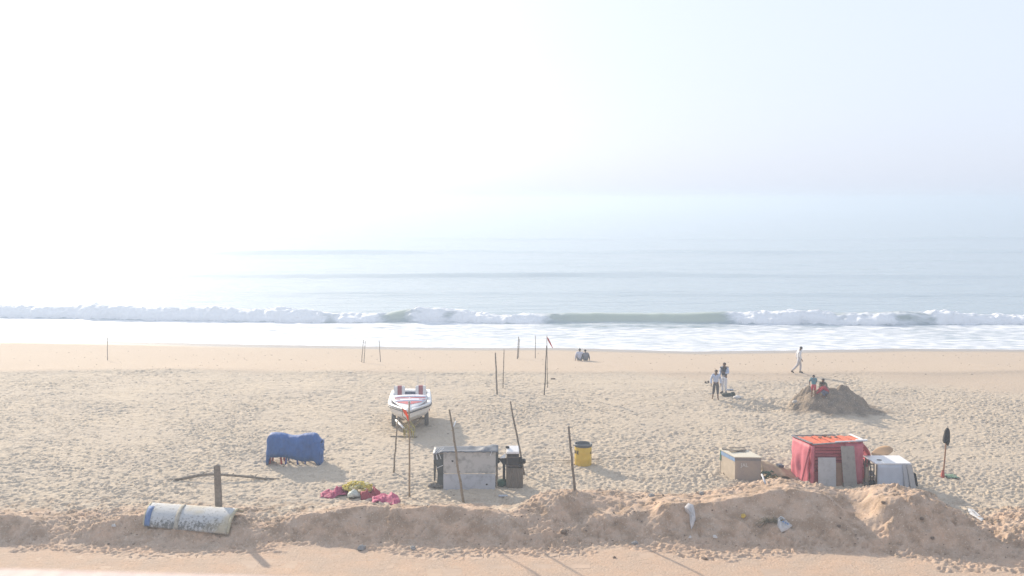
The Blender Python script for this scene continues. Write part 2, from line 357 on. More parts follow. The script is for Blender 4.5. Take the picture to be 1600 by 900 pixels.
# ------------------------------------------------------------------ sea
def water_material():
    m = bpy.data.materials.new('sea_water'); m.use_nodes = True; n = m.node_tree.nodes; l = m.node_tree.links
    b = n['Principled BSDF']; tc = n.new('ShaderNodeTexCoord')
    b.inputs['Base Color'].default_value = (0.225, 0.295, 0.335, 1); b.inputs['Roughness'].default_value = 0.12; b.inputs['IOR'].default_value = 1.33
    mp = n.new('ShaderNodeMapping'); mp.inputs['Scale'].default_value = (0.25, 1, 1); l.new(tc.outputs['Object'], mp.inputs['Vector'])
    def noise(sc, det=5, v=None):
        z = n.new('ShaderNodeTexNoise'); z.inputs['Scale'].default_value = sc; z.inputs['Detail'].default_value = det
        l.new(v or mp.outputs[0], z.inputs['Vector']); return z.outputs[0]
    bp = n.new('ShaderNodeBump'); bp.inputs['Distance'].default_value = 0.25; bp.inputs['Strength'].default_value = 0.22
    l.new(noise(1.1, 6), bp.inputs['Height']); l.new(bp.outputs[0], b.inputs['Normal'])
    a = n.new('ShaderNodeAttribute'); a.attribute_name = 'foam'
    st = n.new('ShaderNodeMapping'); st.inputs['Scale'].default_value = (0.35, 1, 1); l.new(tc.outputs['Object'], st.inputs['Vector'])
    ad = n.new('ShaderNodeMath'); ad.operation = 'ADD'; l.new(a.outputs['Fac'], ad.inputs[0]); l.new(noise(1.4, 7, st.outputs[0]), ad.inputs[1])
    r = n.new('ShaderNodeMapRange'); r.inputs[1].default_value = 0.84; r.inputs[2].default_value = 1.20; l.new(ad.outputs[0], r.inputs[0])
    f = n.new('ShaderNodeBsdfPrincipled'); fc = n.new('ShaderNodeMix'); fc.data_type = 'RGBA'; fr = n.new('ShaderNodeMapRange'); fr.inputs[1].default_value = .42; fr.inputs[2].default_value = .62
    rl = n.new('ShaderNodeAttribute'); rl.attribute_name = 'roll'; mxr = n.new('ShaderNodeMath'); mxr.operation = 'MAXIMUM'
    l.new(noise(2.2, 8, st.outputs[0]), fr.inputs[0]); l.new(fr.outputs[0], mxr.inputs[0]); l.new(rl.outputs['Fac'], mxr.inputs[1]); l.new(mxr.outputs[0], fc.inputs[0]); fc.inputs[6].default_value = (0.52, 0.57, 0.63, 1); fc.inputs[7].default_value = (0.82, 0.84, 0.865, 1); l.new(fc.outputs[2], f.inputs['Base Color']); f.inputs['Roughness'].default_value = 0.8
    fb = n.new('ShaderNodeBump'); fb.inputs['Distance'].default_value = 0.12; fb.inputs['Strength'].default_value = 0.35
    l.new(noise(2.6, 6, st.outputs[0]), fb.inputs['Height']); l.new(fb.outputs[0], f.inputs['Normal'])
    tr = n.new('ShaderNodeBsdfTranslucent'); tr.inputs[0].default_value = (0.88, 0.93, 0.97, 1)
    fm = n.new('ShaderNodeMixShader'); fm.inputs[0].default_value = 0.06; l.new(f.outputs[0], fm.inputs[1]); l.new(tr.outputs[0], fm.inputs[2])
    # sandy water in the standing wave, paled in place of light coming through
    wt = n.new('ShaderNodeBsdfPrincipled'); wt.inputs['Base Color'].default_value = (0.34, 0.40, 0.32, 1); wt.inputs['Roughness'].default_value = 0.3
    l.new(bp.outputs[0], wt.inputs['Normal'])
    at = n.new('ShaderNodeAttribute'); at.attribute_name = 'thin'
    wm = n.new('ShaderNodeMixShader'); l.new(at.outputs['Fac'], wm.inputs[0]); l.new(b.outputs[0], wm.inputs[1]); l.new(wt.outputs[0], wm.inputs[2])
    mx = n.new('ShaderNodeMixShader'); l.new(r.outputs[0], mx.inputs[0]); l.new(wm.outputs[0], mx.inputs[1]); l.new(fm.outputs[0], mx.inputs[2])
    l.new(mx.outputs[0], n['Material Output'].inputs[0]); return m
def make_sea():
    ys = [74.0]
    while ys[-1] < 93: ys.append(ys[-1]+0.22)
    while ys[-1] < 103.5: ys.append(ys[-1]+0.075)
    while ys[-1] < 125: ys.append(ys[-1]+0.35)
    while ys[-1] < 420: ys.append(ys[-1]*1.0065)
    while ys[-1] < 10500: ys.append(ys[-1]*1.09)
    ys = np.array(ys)
    u = np.concatenate([[-9, -5, -3, -2, -1.5, -1.2], np.linspace(-1.05, 1.05, 760), [1.2, 1.5, 2, 3, 5, 9]])
    Y, U = np.meshgrid(ys, u, indexing='ij'); X = U*np.minimum(0.62*Y+4, 700 + 0*Y)
    X = np.where(Y > 1100, U*700*np.clip(Y/1100, 1, 1.0), X)
    Z = np.full_like(X, SEA_Z)
    near = sst(500, 250, Y)
    Z = Z + near*sst(80, 95, Y)*(0.10*fbm(X*0.05, Y*0.25, 201, 4) + 0.05*fbm(X*0.25, Y*0.9, 203, 3))
    for yc, am, wd, sd in ((156, .55, 3.5, 5), (159.5, .2, 2, 6), (222, .75, 5, 7), (228, .3, 3, 4), (300, .6, 7, 8), (128, .16, 3, 9), (190, .22, 4, 11)):
        c = yc + 7*fbm(X*0.012, X*0+sd, sd, 3); A = am*(0.75+0.9*fbm(X*0.02, X*0+sd*3, sd+40, 2))
        d = Y-c; Z = Z + np.maximum(A, 0.02)*np.where(d > 0, np.exp(-(d/(wd*2.2))**2), np.exp(-(d/wd)**2))
    # the breaker
    base = np.interp(X, [-70, -57, -30, 0, 25, 54, 70], [100.6, 99.6, 97.2, 95.4, 94.8, 94.2, 94.2]) + 0.7*fbm(X*0.10, X*0+1.7, 211, 3)
    green = sst(0.5, 8, X + 1.5*fbm(X*.5, Y*.4, 213, 2))*sst(26.5, 20.5, X+1.5*fbm(X*.5, Y*.4, 217, 2))
    green = np.maximum(green, 0.8*np.exp(-((X+12.5+.8*fbm(X*.9, Y*.7, 219, 2))/2.0)**2)); green = np.maximum(green, 0.5*sst(.12, .35, fbm(X*.16, Y*.12, 221, 3)))
    hgt = 1.16*(0.86+0.55*fbm(X*0.11, X*0+4.1, 223, 4)); hgt = hgt*(1 - 0.10*green)
    d = Y-base
    prof_g = np.where(d < 0, 0, np.where(d < 1.9, sst(0, 1, d/1.9)**0.8, np.exp(-((d-1.9)/5.5)**2)))
    prof_b = np.where(d < 0, 0, np.where(d < 1.5, np.clip(d/1.1, 0, 1)**0.5, np.exp(-((d-1.5)/3.0)**2)))
    Z = Z + hgt*(prof_g*green + prof_b*(1-green))
    roll = (1-green)*sst(-0.35, 0.1, d)*sst(3.6, 1.6, d)
    bil = np.abs(fbm(X*1.1, Y*1.1, 227, 4)) ; bil2 = fbm(X*0.7, Y*0.9, 229, 4)
    Z = Z + roll*(0.30*bil2 + 0.30*(0.30-bil)) + roll*(0.12*fbm(X*3.0, Y*3.4, 231, 3) + 0.30*np.maximum(0, fbm(X*2.1, Y*1.2, 237, 2)-.18)*sst(.8, 1.6, d))
    Yd = Y - roll*(0.5*fbm(X*0.8+7, Y*0.5, 233, 4) + 0.15*fbm(X*3, Y*2, 235, 2))
    # swash running up the sand
    sh = shore_y(X)
    lip = sst(4, 0, np.abs(Y-sh)); Z = Z + 0.05*sst(0, 3, Y-sh)*sst(95, 90, Y) + sst(79, 92, Y)*sst(96, 92, Y)*0.10*fbm(X*0.5, Y*1.5, 239, 4)
    foam = 0.62*sst(base+0.3, base-0.6, Y) + 0.15*sst(sh+4.5, sh+0.6, Y)
    foam = foam + 0.17*fbm(X*0.09, Y*0.35, 241, 3)*sst(base+0.5, base-1, Y)
    left = sst(5, -30, X); foam = foam + 0.10*left*sst(base+0.3, base-0.6, Y)
    foam = foam - 0.24*green*sst(4.5, 1.0, np.abs(d+1.2))*sst(0.5, -0.2, d)
    foam = np.maximum(foam, roll*0.95)
    foam = np.maximum(foam, (0.40+.22*fbm(X*.5, Y*1.2, 243, 3))*(1-.7*green)*sst(8, 1.5, d)*(d > 0)); foam = np.maximum(foam, 0.52*green*sst(.9, -.1, np.abs(d+.1))*(.8+.7*fbm(X*.6, Y*1.5, 247, 3)))
    thin = 0.85*green*sst(-0.1, 0.7, d)*sst(4, 2.0, d)  # unbroken wave face, its colour lightened as if light shone through
    return np_grid('sea', X, Yd, Z, water_material(), dict(foam=np.clip(foam, 0, 1), thin=thin, roll=roll))
tag(make_sea(), kind='structure')

# ================================================================== things
M = {}
M['post'] = mat('old_wood', (0.24, 0.205, 0.17), .9, .5, 9, .5)
M['bamboo'] = mat('bamboo', (0.26, 0.215, 0.16), .7, .4, 5, .2)
M['bamboo_light'] = mat('light_bamboo', (0.34, 0.26, 0.17), .7, .4, 5, .2)
M['dark_wood'] = mat('dark_wood', (0.17, 0.145, 0.12), .9, .4, 9, .3)
M['white_paint'] = mat('white_paint', (0.74, 0.74, 0.74), .4, .08, 3)
M['grey_paint'] = mat('grey_paint', (0.42, 0.44, 0.48), .6, .15, 3)
M['black'] = mat('black_cloth', (0.025, 0.027, 0.03), .85, .3, 8, .3)
M['rubber'] = mat('rubber', (0.12, 0.115, 0.11), .85, .3, 8)
M['steel'] = mat('worn_steel', (0.25, 0.23, 0.21), .5, .3, 10, metallic=.5)
M['red_cloth'] = mat('red_cloth', (0.55, 0.10, 0.08), .8, .2, 5, trans=.3)
M['orange_cloth'] = mat('orange_cloth', (0.80, 0.20, 0.07), .8, .2, 5, trans=.6)
M['blue_tarp'] = mat('blue_tarp', (0.028, 0.115, 0.35), .65, .35, 3, .3, 8, trans=.06)
M['skin'] = mat('brown_skin', (0.17, 0.095, 0.06), .6, .15, 20)
M['hair'] = mat('black_hair', (0.015, 0.013, 0.012), .6, .3, 40)

# ------------------------------------------------------------------ building the photograph was taken from
def coping():
    t = thing('parapet', 'pale pink rendered balcony parapet blurred along the bottom left edge', 'parapet', (0, 1.4, 9.2))
    wallm = mat('pink_render', (0.60, 0.50, 0.47), .85, .12, 2.5, .3, 30)
    a = Vector((-8, 1.545+0.0667*(8-.265), 0)); b = Vector((8, 1.545-0.0667*(8+.265), 0)); d = (b-a).normalized(); nrm = Vector((-d.y, d.x, 0))
    def slab(name, z0, z1, off, w):
        o = nrm*off; i = o - nrm*w
        MB().hexa([p+Vector((0,0,z)) for z in (z0, z1) for p in (a+i, b+i, b+o, a+o)]).build(name, wallm, t, bevel=.008)
    slab('coping', 10.22, 10.328, 0, .26); slab('wall', 9.2, 10.218, -.03, .20)
    slab('floor_slab', 8.95, 9.197, .1, 4.5); slab('house_wall', -1.0, 8.947, 0.0, .3)
coping()

# ------------------------------------------------------------------ promenade paving, half covered in blown sand
def paving():
    root = bpy.data.objects.new('promenade', None); COL.objects.link(root); root.location = (0, 25.3, WALK_Z); tag(root, kind='structure'); ORG[root.name] = root.location.copy()
    pm = [mat('paving_stone', (0.47, 0.355, 0.265), .85, .12, 3, .2, 40), mat('paving_stone', (0.49, 0.37, 0.28), .85, .12, 3, .2, 40), mat('paving_stone', (0.45, 0.345, 0.265), .85, .12, 3, .2, 40)]
    me = []
    for m in pm:
        o = MB().box((0, 0, 0), (.588, .588, .05)).build('tile', m, bevel=.008); me.append(o.data); bpy.data.objects.remove(o)
    for r in range(5):
        for k in range(56):
            x = -17.4 + k*.6 + (.3 if r % 2 else 0); y = 24.75 + r*.6
            if fbm(np.array([x*.35]), np.array([y*.8]), 131, 3)[0] > 0.13 + .03*r or x > 9: continue
            o = bpy.data.objects.new('tile', me[RNG.integers(3)]); COL.objects.link(o); o.parent = root
            o.location = (x, y-25.3, -0.030 + RNG.uniform(-.004, .004)); o.rotation_euler = (RNG.uniform(-.008, .008), RNG.uniform(-.006, .006), RNG.uniform(-.01, .01))
paving()

# ------------------------------------------------------------------ poles
def pole(name, label, base, top, r, m, group=None, cat='pole', wob=.012, loc=None):
    r = r*.82
    b = G(*base) if loc is None else loc
    e = P(top[0], top[1], b.y - .02*(top[0]-base[0])/10); L = (e-b).length
    t = thing(name, label, cat, b, group)
    pts = [b.lerp(e, k/9) + Vector((random.uniform(-wob, wob), random.uniform(-wob, wob), 0))*(1 if 0 < k < 9 else 0) for k in range(10)]
    pts[0] = b - (e-b).normalized()*.3
    MB().tube(pts, [r*(1.12-.35*k/9) for k in range(10)], 7).build('shaft', m, t, smooth=True)
    # nodes along the cane
    rg = MB()
    for k in range(1, 9):
        q = b.lerp(e, k/9); rg.tube([q-(e-b).normalized()*.012, q+(e-b).normalized()*.012], r*1.22, 7)
    rg.build('joint_rings', m, t, smooth=True)['kind'] = 'stuff'
    return t, b, e
FAR = 'thin poles standing in the far sand'
pole('beach_pole', 'thin lone pole in the smooth sand at far left', (168, 563), (168, 527), .030, M['post'], FAR)
pole('beach_pole', 'left of two thin close poles near the water beyond the blue tarp', (565, 566), (568, 531), .030, M['post'], FAR)
pole('beach_pole', 'right, slightly bent pole of the close pair beyond the blue tarp', (568.5, 567), (571, 533), .030, M['post'], FAR)
pole('beach_pole', 'thin single pole just right of the close pair near the water', (594.5, 566), (592.5, 532), .030, M['post'], FAR)
pole('beach_pole', 'stout grey pole leaning slightly left, left of the middle poles', (777, 617), (774, 551), .055, M['post'], FAR)
pole('beach_pole', 'slim straight pole just right of the stout grey pole', (786, 606), (787.5, 546), .034, M['post'], FAR)
pole('beach_pole', 'thicker cane of the touching pair standing before the foam', (808.5, 561), (810.5, 526), .045, M['post'], FAR)
pole('beach_pole', 'thinner cane of the touching pair standing before the foam', (810, 559), (812, 529), .028, M['post'], FAR)
pole('beach_pole', 'thin pole between the touching pair and the red ribbon pole', (836.5, 560), (836.5, 524), .032, M['post'], FAR)
pole('beach_pole', 'dark pole leaning right in front of the red ribbon pole', (850.5, 618), (854, 540), .042, M['dark_wood'], FAR)
t, b, e = pole('flag_pole', 'thin tall pole flying a narrow red ribbon', (855.3, 606), (854.5, 524), .026, M['bamboo'], FAR, 'flag pole')
d = e.y; MB().sheet([[P(854.8, 526, d), P(855.5, 531, d)], [P(858, 530, d+.05), P(857.5, 535, d-.05)], [P(861, 536.5, d-.08), P(860, 539, d-.1)], [P(864, 543.5, d), P(863.2, 543.9, d)]]).build('ribbon', M['red_cloth'], t, solid=.006)
pole('bamboo_pole', 'short leaning pole left of the boat trailer, left of the orange flag', (615, 739), (621, 658), .040, M['bamboo'])
t, b, e = pole('flag_pole', 'tall straight bamboo pole with a drooping orange pennant before the boat', (640, 777), (639.5, 627), .040, M['bamboo_light'], None, 'flag pole')
d = b.y+.05
rows = []
for k in range(8):
    f = k/7; xl = 628.5+f*10.2; yl = 638+f*23 + 1.5*math.sin(f*7); wdt = 7.6*(1-f)**.5+1.2
    rows.append([P(xl+wdt*j/3*.75, yl+wdt*(j/3)*.4*(1-f)-6*(1-f)*(j/3)*.0, d+.06*math.sin(j*1.6+k)) for j in range(4)])
MB().sheet(rows).build('pennant', M['orange_cloth'], t, smooth=True, solid=.008)
MB().tube([P(628.2, 636.5, d), P(629, 650, d), P(639.6, 660, d-.05)], .012, 5).build('cord', M['post'], t)
pole('bamboo_pole', 'crooked bamboo pole leaning left in front of the grey board stall', (724.5, 785), (702, 640), .052, M['bamboo'], wob=.03)
pole('bamboo_pole', 'grey pole leaning left behind the narrow brown stall', (819, 741), (797.5, 627), .048, M['post'])
pole('bamboo_pole', 'grey leaning pole left of the yellow barrel', (898, 766), (888.5, 666), .055, M['post'])

# old post on the bank and driftwood behind it
b = G(342.5, 798)
t = thing('wooden_post', 'weathered square wooden post standing behind the white shell', 'post', b)
e = P(339.3, 728, b.y)
mb = MB(); h0 = .10; rows = []
for k in range(9):
    f = k/8; c = (b - Vector((0, 0, .5))).lerp(e, f); w = h0*(1.1-.22*f)
    j = [random.uniform(-.008, .008) for _ in range(4)]
    rows.append([c+Vector((-w+j[0], -w*.8, 0)), c+Vector((w+j[1], -w*.8, 0)), c+Vector((w+j[2], w*.8, 0)), c+Vector((-w+j[3], w*.8, 0)), c+Vector((-w+j[0], -w*.8, 0))])
mb.sheet(rows); top = rows[-1]; mb.add([top[0], top[1], top[2], top[3], e+Vector((.01, 0, .06))], [(0,1,4),(1,2,4),(2,3,4),(3,0,4)])
mb.build('post_body', M['post'], t)
pts = []
for px, py, up in ((263,751.5,.03),(280,748.5,.05),(296,745.5,.09),(312,742.5,.10),(328,741,.11),(345,741.5,.12),(362,742.8,.10),(380,744,.08),(398,746,.06),(414,748,.05),(428,750,.04)):
    g = P(px, py, 34.35); g.z = max(gz(g.x, g.y)+.03, g.z); pts.append(g)
t = thing('driftwood_branch', 'long crooked grey branch lying across the sand behind the post', 'branch', (pts[5].x, pts[5].y, gz(pts[5].x, pts[5].y)))
MB().tube(pts, [.012,.05,.065,.06,.05,.05,.048,.05,.05,.045,.03], 7).build('stem', M['post'], t, smooth=True)
tw = MB()
for k, dx, dz in ((3, .35, .14), (2, .5, .12), (8, .12, .13), (8, -.18, .10), (9, .1, .1), (6, .1, .09), (10, .25, .0)):
    tw.tube([pts[k], pts[k]+Vector((dx*.5, .03, dz*.7)), pts[k]+Vector((dx, .02, dz))], [.025, .018, .008], 5)
tw.build('twigs', M['post'], t)['kind'] = 'stuff'

# ------------------------------------------------------------------ curved concrete shell
def shell():
    m = bpy.data.materials.new('flaking_paint'); m.use_nodes = True; n = m.node_tree.nodes; l = m.node_tree.links; bs = n['Principled BSDF']
    bs.inputs['Roughness'].default_value = .85
    tc = n.new('ShaderNodeTexCoord'); mp = n.new('ShaderNodeMapping'); mp.inputs['Scale'].default_value = (1.25, 1, .75); l.new(tc.outputs['Object'], mp.inputs['Vector'])
    a = n.new('ShaderNodeTexNoise'); a.inputs['Scale'].default_value = 9; a.inputs['Detail'].default_value = 8; a.inputs['Roughness'].default_value = .75; l.new(mp.outputs[0], a.inputs['Vector'])
    g = n.new('ShaderNodeTexNoise'); g.inputs['Scale'].default_value = 1.3; l.new(tc.outputs['Object'], g.inputs['Vector'])
    at = n.new('ShaderNodeAttribute'); at.attribute_name = 'peel'
    ad = n.new('ShaderNodeMath'); ad.operation = 'MULTIPLY_ADD'; l.new(at.outputs['Fac'], ad.inputs[0]); ad.inputs[1].default_value = .17; l.new(a.outputs[0], ad.inputs[2])
    r = n.new('ShaderNodeValToRGB'); e = r.color_ramp.elements; e[0].position = .545; e[0].color = (.45,.465,.47,1); e[1].position = .66; e[1].color = (.13,.135,.13,1); l.new(ad.outputs[0], r.inputs[0])
    y = n.new('ShaderNodeMix'); y.data_type = 'RGBA'; rr = n.new('ShaderNodeMapRange'); rr.inputs[1].default_value = .5; rr.inputs[2].default_value = .75; rr.inputs[4].default_value = .85
    l.new(g.outputs[0], rr.inputs[0]); l.new(rr.outputs[0], y.inputs[0]); l.new(r.outputs[0], y.inputs[6]); y.inputs[7].default_value = (.42,.37,.26,1); l.new(y.outputs[2], bs.inputs['Base Color'])
    bp = n.new('ShaderNodeBump'); bp.inputs['Distance'].default_value = .02; bp.inputs['Strength'].default_value = .7; l.new(ad.outputs[0], bp.inputs['Height']); l.new(bp.outputs[0], bs.inputs['Normal'])
    bl = G(226, 826); br = G(357, 838)
    tl = P(238, 790, bl.y+1.0); tr = P(372, 799, br.y+1.0)
    t = thing('concrete_shell', 'weathered white curved shell with flaking paint and a blue left end on the sand bank', 'concrete shell', (bl+br)/2)
    def pt(f, s, off=0):       # f along the length, s round the curve: foot, front, top, back
        bo = bl.lerp(br, f); to = tl.lerp(tr, f); up = to-bo
        nrm = Vector((0, -.62, .78))
        q = bo + up*s + nrm*(.22*math.sin(math.pi*min(s, 1.15)/1.15)**.75 + off) + Vector((0, -.03, .07))*(1-s)
        if s > 1: q += Vector((0, .35*(s-1), -.9*(s-1)))
        return q
    S = [0, .06, .14, .25, .38, .52, .66, .8, .92, 1.0, 1.1, 1.25, 1.4]
    def strip(f0, f1, nf, off): return [[pt(f0+(f1-f0)*k/nf, s, off) for k in range(nf+1)] for s in S]
    o = MB().sheet(strip(0, 1, 26, 0)).build('shell', m, t, smooth=True, solid=.09)
    at = o.data.attributes.new('peel', 'FLOAT', 'POINT')
    for i, v in enumerate(o.data.vertices):
        w = v.co + ORG[t.name]; z = (w.z-bl.lerp(br, .5).z)/(tl.z-bl.z); at.data[i].value = max(0, 1-abs(z-.42)/.5)
    MB().sheet(strip(.36, .405, 2, .055)).build('strap', mat('strap', (.42,.40,.34), .9, .4, 8, .5), t, smooth=True, solid=.05)
    MB().sheet([[pt(f, s, .058) for f in (.006, .035, .07)] for s in S[0:8]]).build('blue_band', mat('blue_band', (.10,.18,.36), .8, .35, 7, .3), t, smooth=True, solid=.012)
    MB().sheet(strip(.985, 1.012, 2, .035)).build('rim', mat('yellowed_rim', (.46,.42,.30), .9, .4, 8, .4), t, smooth=True, solid=.06)
    MB().sheet(strip(-.012, .012, 2, .03)).build('rim', bpy.data.materials['yellowed_rim'], t, smooth=True, solid=.06)
shell()

# ------------------------------------------------------------------ stacked plastic chairs under a blue tarp
def chairs():
    d = 36.75
    cols = {'red': mat('red_plastic', (.42,.05,.05), .4, .1), 'blue': mat('blue_plastic', (.05,.11,.36), .4, .1), 'white': mat('white_plastic', (.70,.70,.70), .4, .1)}
    spots = [(433, 'red', 'red plastic chairs stacked under the left end of the blue tarp'), (458, 'blue', 'blue plastic chair under the middle of the blue tarp'), (488, 'blue', 'blue plastic chair under the right end of the blue tarp')]
    for px, c, lab in spots:
        x = gx(px, d); z0 = gz(x, d)
        t = thing('plastic_chair', lab, 'chair', (x, d, z0), 'chairs under the blue tarp')
        m = cols[c]
        for sx in (-1, 1):
            for sy in (-1, 1):
                MB().bar((x+sx*.26, d+sy*.25, z0-.05), (x+sx*.20, d+sy*.20, z0+.43), .07, .055).build('leg', m, t, bevel=.008)
        for k in range(3):
            MB().box((x, d, z0+.44+.11*k), (.44, .44, .035)).build('seat', m, t, bevel=.012)
            MB().hexa([Vector((x+sx*.21, d+yy, z0+zz+.11*k)) for zz, y0 in ((.45, .20), (.72, .28)) for sx, yy in ((-1, y0), (1, y0), (1, y0+.03), (-1, y0+.03))]).build('backrest', m, t, bevel=.01)
        for sx in (-1, 1):
            MB().bar((x+sx*.25, d-.22, z0+.62), (x+sx*.25, d+.24, z0+.64), .05, .03).build('armrest', m, t, bevel=.008)
    # tarp: a draped skin whose lower edge and top line follow the chairs below
    X = lambda px: gx(px, d, 10.4)
    zz = lambda py, dd=d: P(800, py, dd).z
    key = [(420,688,728),(422,682,726),(425,681.5,715),(431,681,714),(439,681.5,714),(446,683.5,714.5),(451,685,715),(456,685,715.5),(462,685,717),(468,684.5,719),(473,683.5,720.5),(480,682.5,721),(487,682,720.5),(492,682,720),(495,683,722),(499,689,727),(503,693,726)]
    prof = []
    for k in range(67):
        p = 420+83*k/66; j = .5*math.sin(p*2.1)+.4*math.sin(p*5.3+1)
        prof.append((p, np.interp(p, [q[0] for q in key], [q[1] for q in key])+.35*j, np.interp(p, [q[0] for q in key], [q[2] for q in key])+.5*j))
    rows = []
    for i, s in enumerate([0, .12, .3, .5, .75, 1.0]):
        r = []
        for px, pt, pb in prof:
            bul = .015*math.sin(px*.55+s*2)+.05*math.sin(px*.19+1)+.02*abs(math.sin(px*.23+2.5*s))+.006*math.sin(px*1.1+s*5)
            y = d-.36-bul*(.5+.5*math.sin(s*3)) + .05*(1-s)
            r.append(Vector((X(px)+.02*math.sin(s*5+px*.3), y - .10*math.sin(math.pi*min(1, s*.9)), zz(pt, d-.36) + (zz(pb, d-.36)-zz(pt, d-.36))*s)))
        rows.append(r)
    topb = [v + Vector((0, .42 + .05*math.sin(v.x*5), .03)) for v in rows[0]]
    topc = [v + Vector((0, .72, -.06)) for v in rows[0]]
    back = [v + Vector((0, .85, -.55)) for v in rows[0]]
    o = MB().sheet([back, topc, topb] + rows).build('tarpaulin', M['blue_tarp'], None, smooth=True, solid=.012, loc=(X(462), d, gz(X(462), d)))
    tag(o, 'blue tarpaulin draped over stacked chairs on the left of the beach', 'tarpaulin')
    for k, (a, z) in enumerate(((0, 0), (len(prof)-1, 0))):     # ends
        col = [r[a] for r in [back, topc, topb] + rows]
        sgn = -1 if a == 0 else 1
        rows2 = [[rows[i][a], rows[i][a]+Vector((sgn*(.06+.03*math.sin(i*2.4)), .25, -.02)), rows[i][a]+Vector((sgn*(.03+.03*math.sin(i*3)), .55, 0)), rows[i][a]+Vector((0, .8, 0))] for i in range(6)]
        MB().sheet(rows2).build('end_flap', M['blue_tarp'], o, smooth=False, solid=.012)
chairs()

# ------------------------------------------------------------------ speedboat and trailer
def boat():
    d0 = 43.1; base = Vector((gx(641, d0), d0, 0)); base.z = gz(base.x, base.y)
    yaw = math.atan2(.45, -4.9)                         # bow points to the camera and a little right
    fw = Vector((.45, -4.9, 0)).normalized(); rt = Vector((-fw.y, fw.x, 0))*-1   # rt: photo right
    if rt.x < 0: rt = -rt
    def L(x, y, z): return base + rt*x + fw*y + Vector((0, 0, z))        # x photo right, y towards the bow
    t = thing('speedboat', 'white speedboat with red trim on a trailer, bow towards the viewer', 'boat', base)
    white = M['white_paint']; lil = mat('lilac_deck', (.55,.56,.66), .5, .06, 2); red = mat('red_trim', (.52,.07,.09), .5, .12, 4); cream = mat('cream_hull', (.72,.69,.64), .35, .06, 2)
    dark = mat('dark_trim', (.07,.075,.09), .5, .2); maroon = mat('maroon_seat', (.36,.12,.14), .7, .2)
    ZG = 1.22
    st = [(-2.45, .96, 1.20), (-1.6, 1.0, 1.20), (-.6, 1.02, 1.21), (.3, 1.03, 1.22), (.75, 1.0, 1.23), (1.0, .90, 1.23), (1.4, .66, 1.24), (1.8, .41, 1.25), (2.2, .16, 1.26), (2.42, .015, 1.26)]
    # hull: sections from gunwale to keel
    rows = []
    for y, w, z in st:
        f = max(0, (y-.0)/2.45); kz = .42 + .55*f**2.2
        sec = [(w, z), (w*(.985-.05*f), z-.10), (w*(.95-.14*f), z-.30), (w*(.84-.30*f), (z-.30)*.45+kz*.55+.06), (w*(.45-.15*f), kz+.10), (0, kz)]
        r = [L(-a, y-.05*f*(1-(bz-kz)/(z-kz)), bz) for a, bz in sec] + [L(a, y-.05*f*(1-(bz-kz)/(z-kz)), bz) for a, bz in reversed(sec[:-1])]
        rows.append(r)
    mb = MB().sheet(rows); k = len(mb.v); mb.f.append(tuple(range(len(rows[0])))); mb.build('hull', cream, t, smooth=False, solid=.02)
    rail = [L(-w-.01, y, z) for y, w, z in st] + [L(w+.01, y, z) for y, w, z in reversed(st)]
    MB().tube([p - Vector((0, 0, .06)) for p in rail], .035, 6).build('rub_rail', dark, t, smooth=True)
    # gunwale cap, a broad white strip all round
    for s in (-1, 1):
        MB().sheet([[L(s*(w+.015), y, z+.012), L(s*(w+.0), y, z+.06), L(s*max(w-.17, .0), y, z+.065), L(s*max(w-.19, 0), y, z-.0)] for y, w, z in st]).build('gunwale', white, t, smooth=True, solid=.02)
    # foredeck, sloping up to the dash
    dk = [(.15, .84, 1.52), (.6, .82, 1.46), (.9, .76, 1.42), (1.3, .57, 1.36), (1.7, .34, 1.32), (2.0, .15, 1.31), (2.2, .02, 1.30)]
    def deck(x, y, dz=0):
        ys = [q[0] for q in dk]; w = np.interp(y, ys, [q[1] for q in dk])*1.03; z = np.interp(y, ys, [q[2] for q in dk])
        return L(x*w, y, z + .05*(1-x*x) + dz)
    MB().sheet([[deck(x, y) for x in np.linspace(-1, 1, 9)] for y in [q[0] for q in dk]]).build('foredeck', white, t, smooth=True, solid=.015)
    MB().sheet([[deck(x, y, .013) for x in np.linspace(-.97, .97, 9)] for y in (.18, .36, .5)]).build('dash_panel', lil, t, smooth=True, solid=.008)
    MB().sheet([[deck(x, y, .012) for x in np.linspace(-.95, .95, 9)] for y in (.72, .9, 1.08)]).build('deck_panel', lil, t, smooth=True, solid=.008)
    for s in (-1, 1):
        MB().sheet([[deck(s*a, .50+.10*(1-a), .020), deck(s*a, .56+.14*(1-a), .020)] for a in (.02, .15, .3, .5, .7, .9)]).build('stripe', red, t, solid=.006)
        MB().sheet([[deck(s*a, 1.06+.04*b, .020), deck(s*a, 1.12+.40*b, .020)] for a, b in ((.10, 1.0), (.28, .85), (.5, .5), (.7, .2), (.86, .02))]).build('stripe', mat('faded_red', (.58,.16,.17), .5, .12, 4), t, solid=.006)
        MB().sheet([[deck(s*a, .76, .020), deck(s*a, .80, .020)] for a in (.55, .75, .95)]).build('stripe', red, t, solid=.006)
    MB().bar(deck(0, 1.1, .03), deck(0, 2.2, .03), .025, .03).build('deck_seam', white, t)
    # cockpit
    MB().sheet([[L(x, y, .95) for x in (-.84, .84)] for y in (-2.35, .15)]).build('cockpit_floor', lil, t, solid=.02)
    for s in (-1, 1): MB().sheet([[L(s*.83, y, .95), L(s*.83, y, 1.26)] for y in (-2.35, -1, .15)]).build('side_liner', mat('grey_liner', (.30,.31,.35), .6, .1), t, solid=.02)
    MB().box(L(0, -2.36, 1.12), (1.72, .07, .36), Matrix.Rotation(yaw+math.pi, 3, 'Z')).build('transom', white, t, bevel=.02)
    R = Matrix.Rotation(yaw, 3, 'Z')
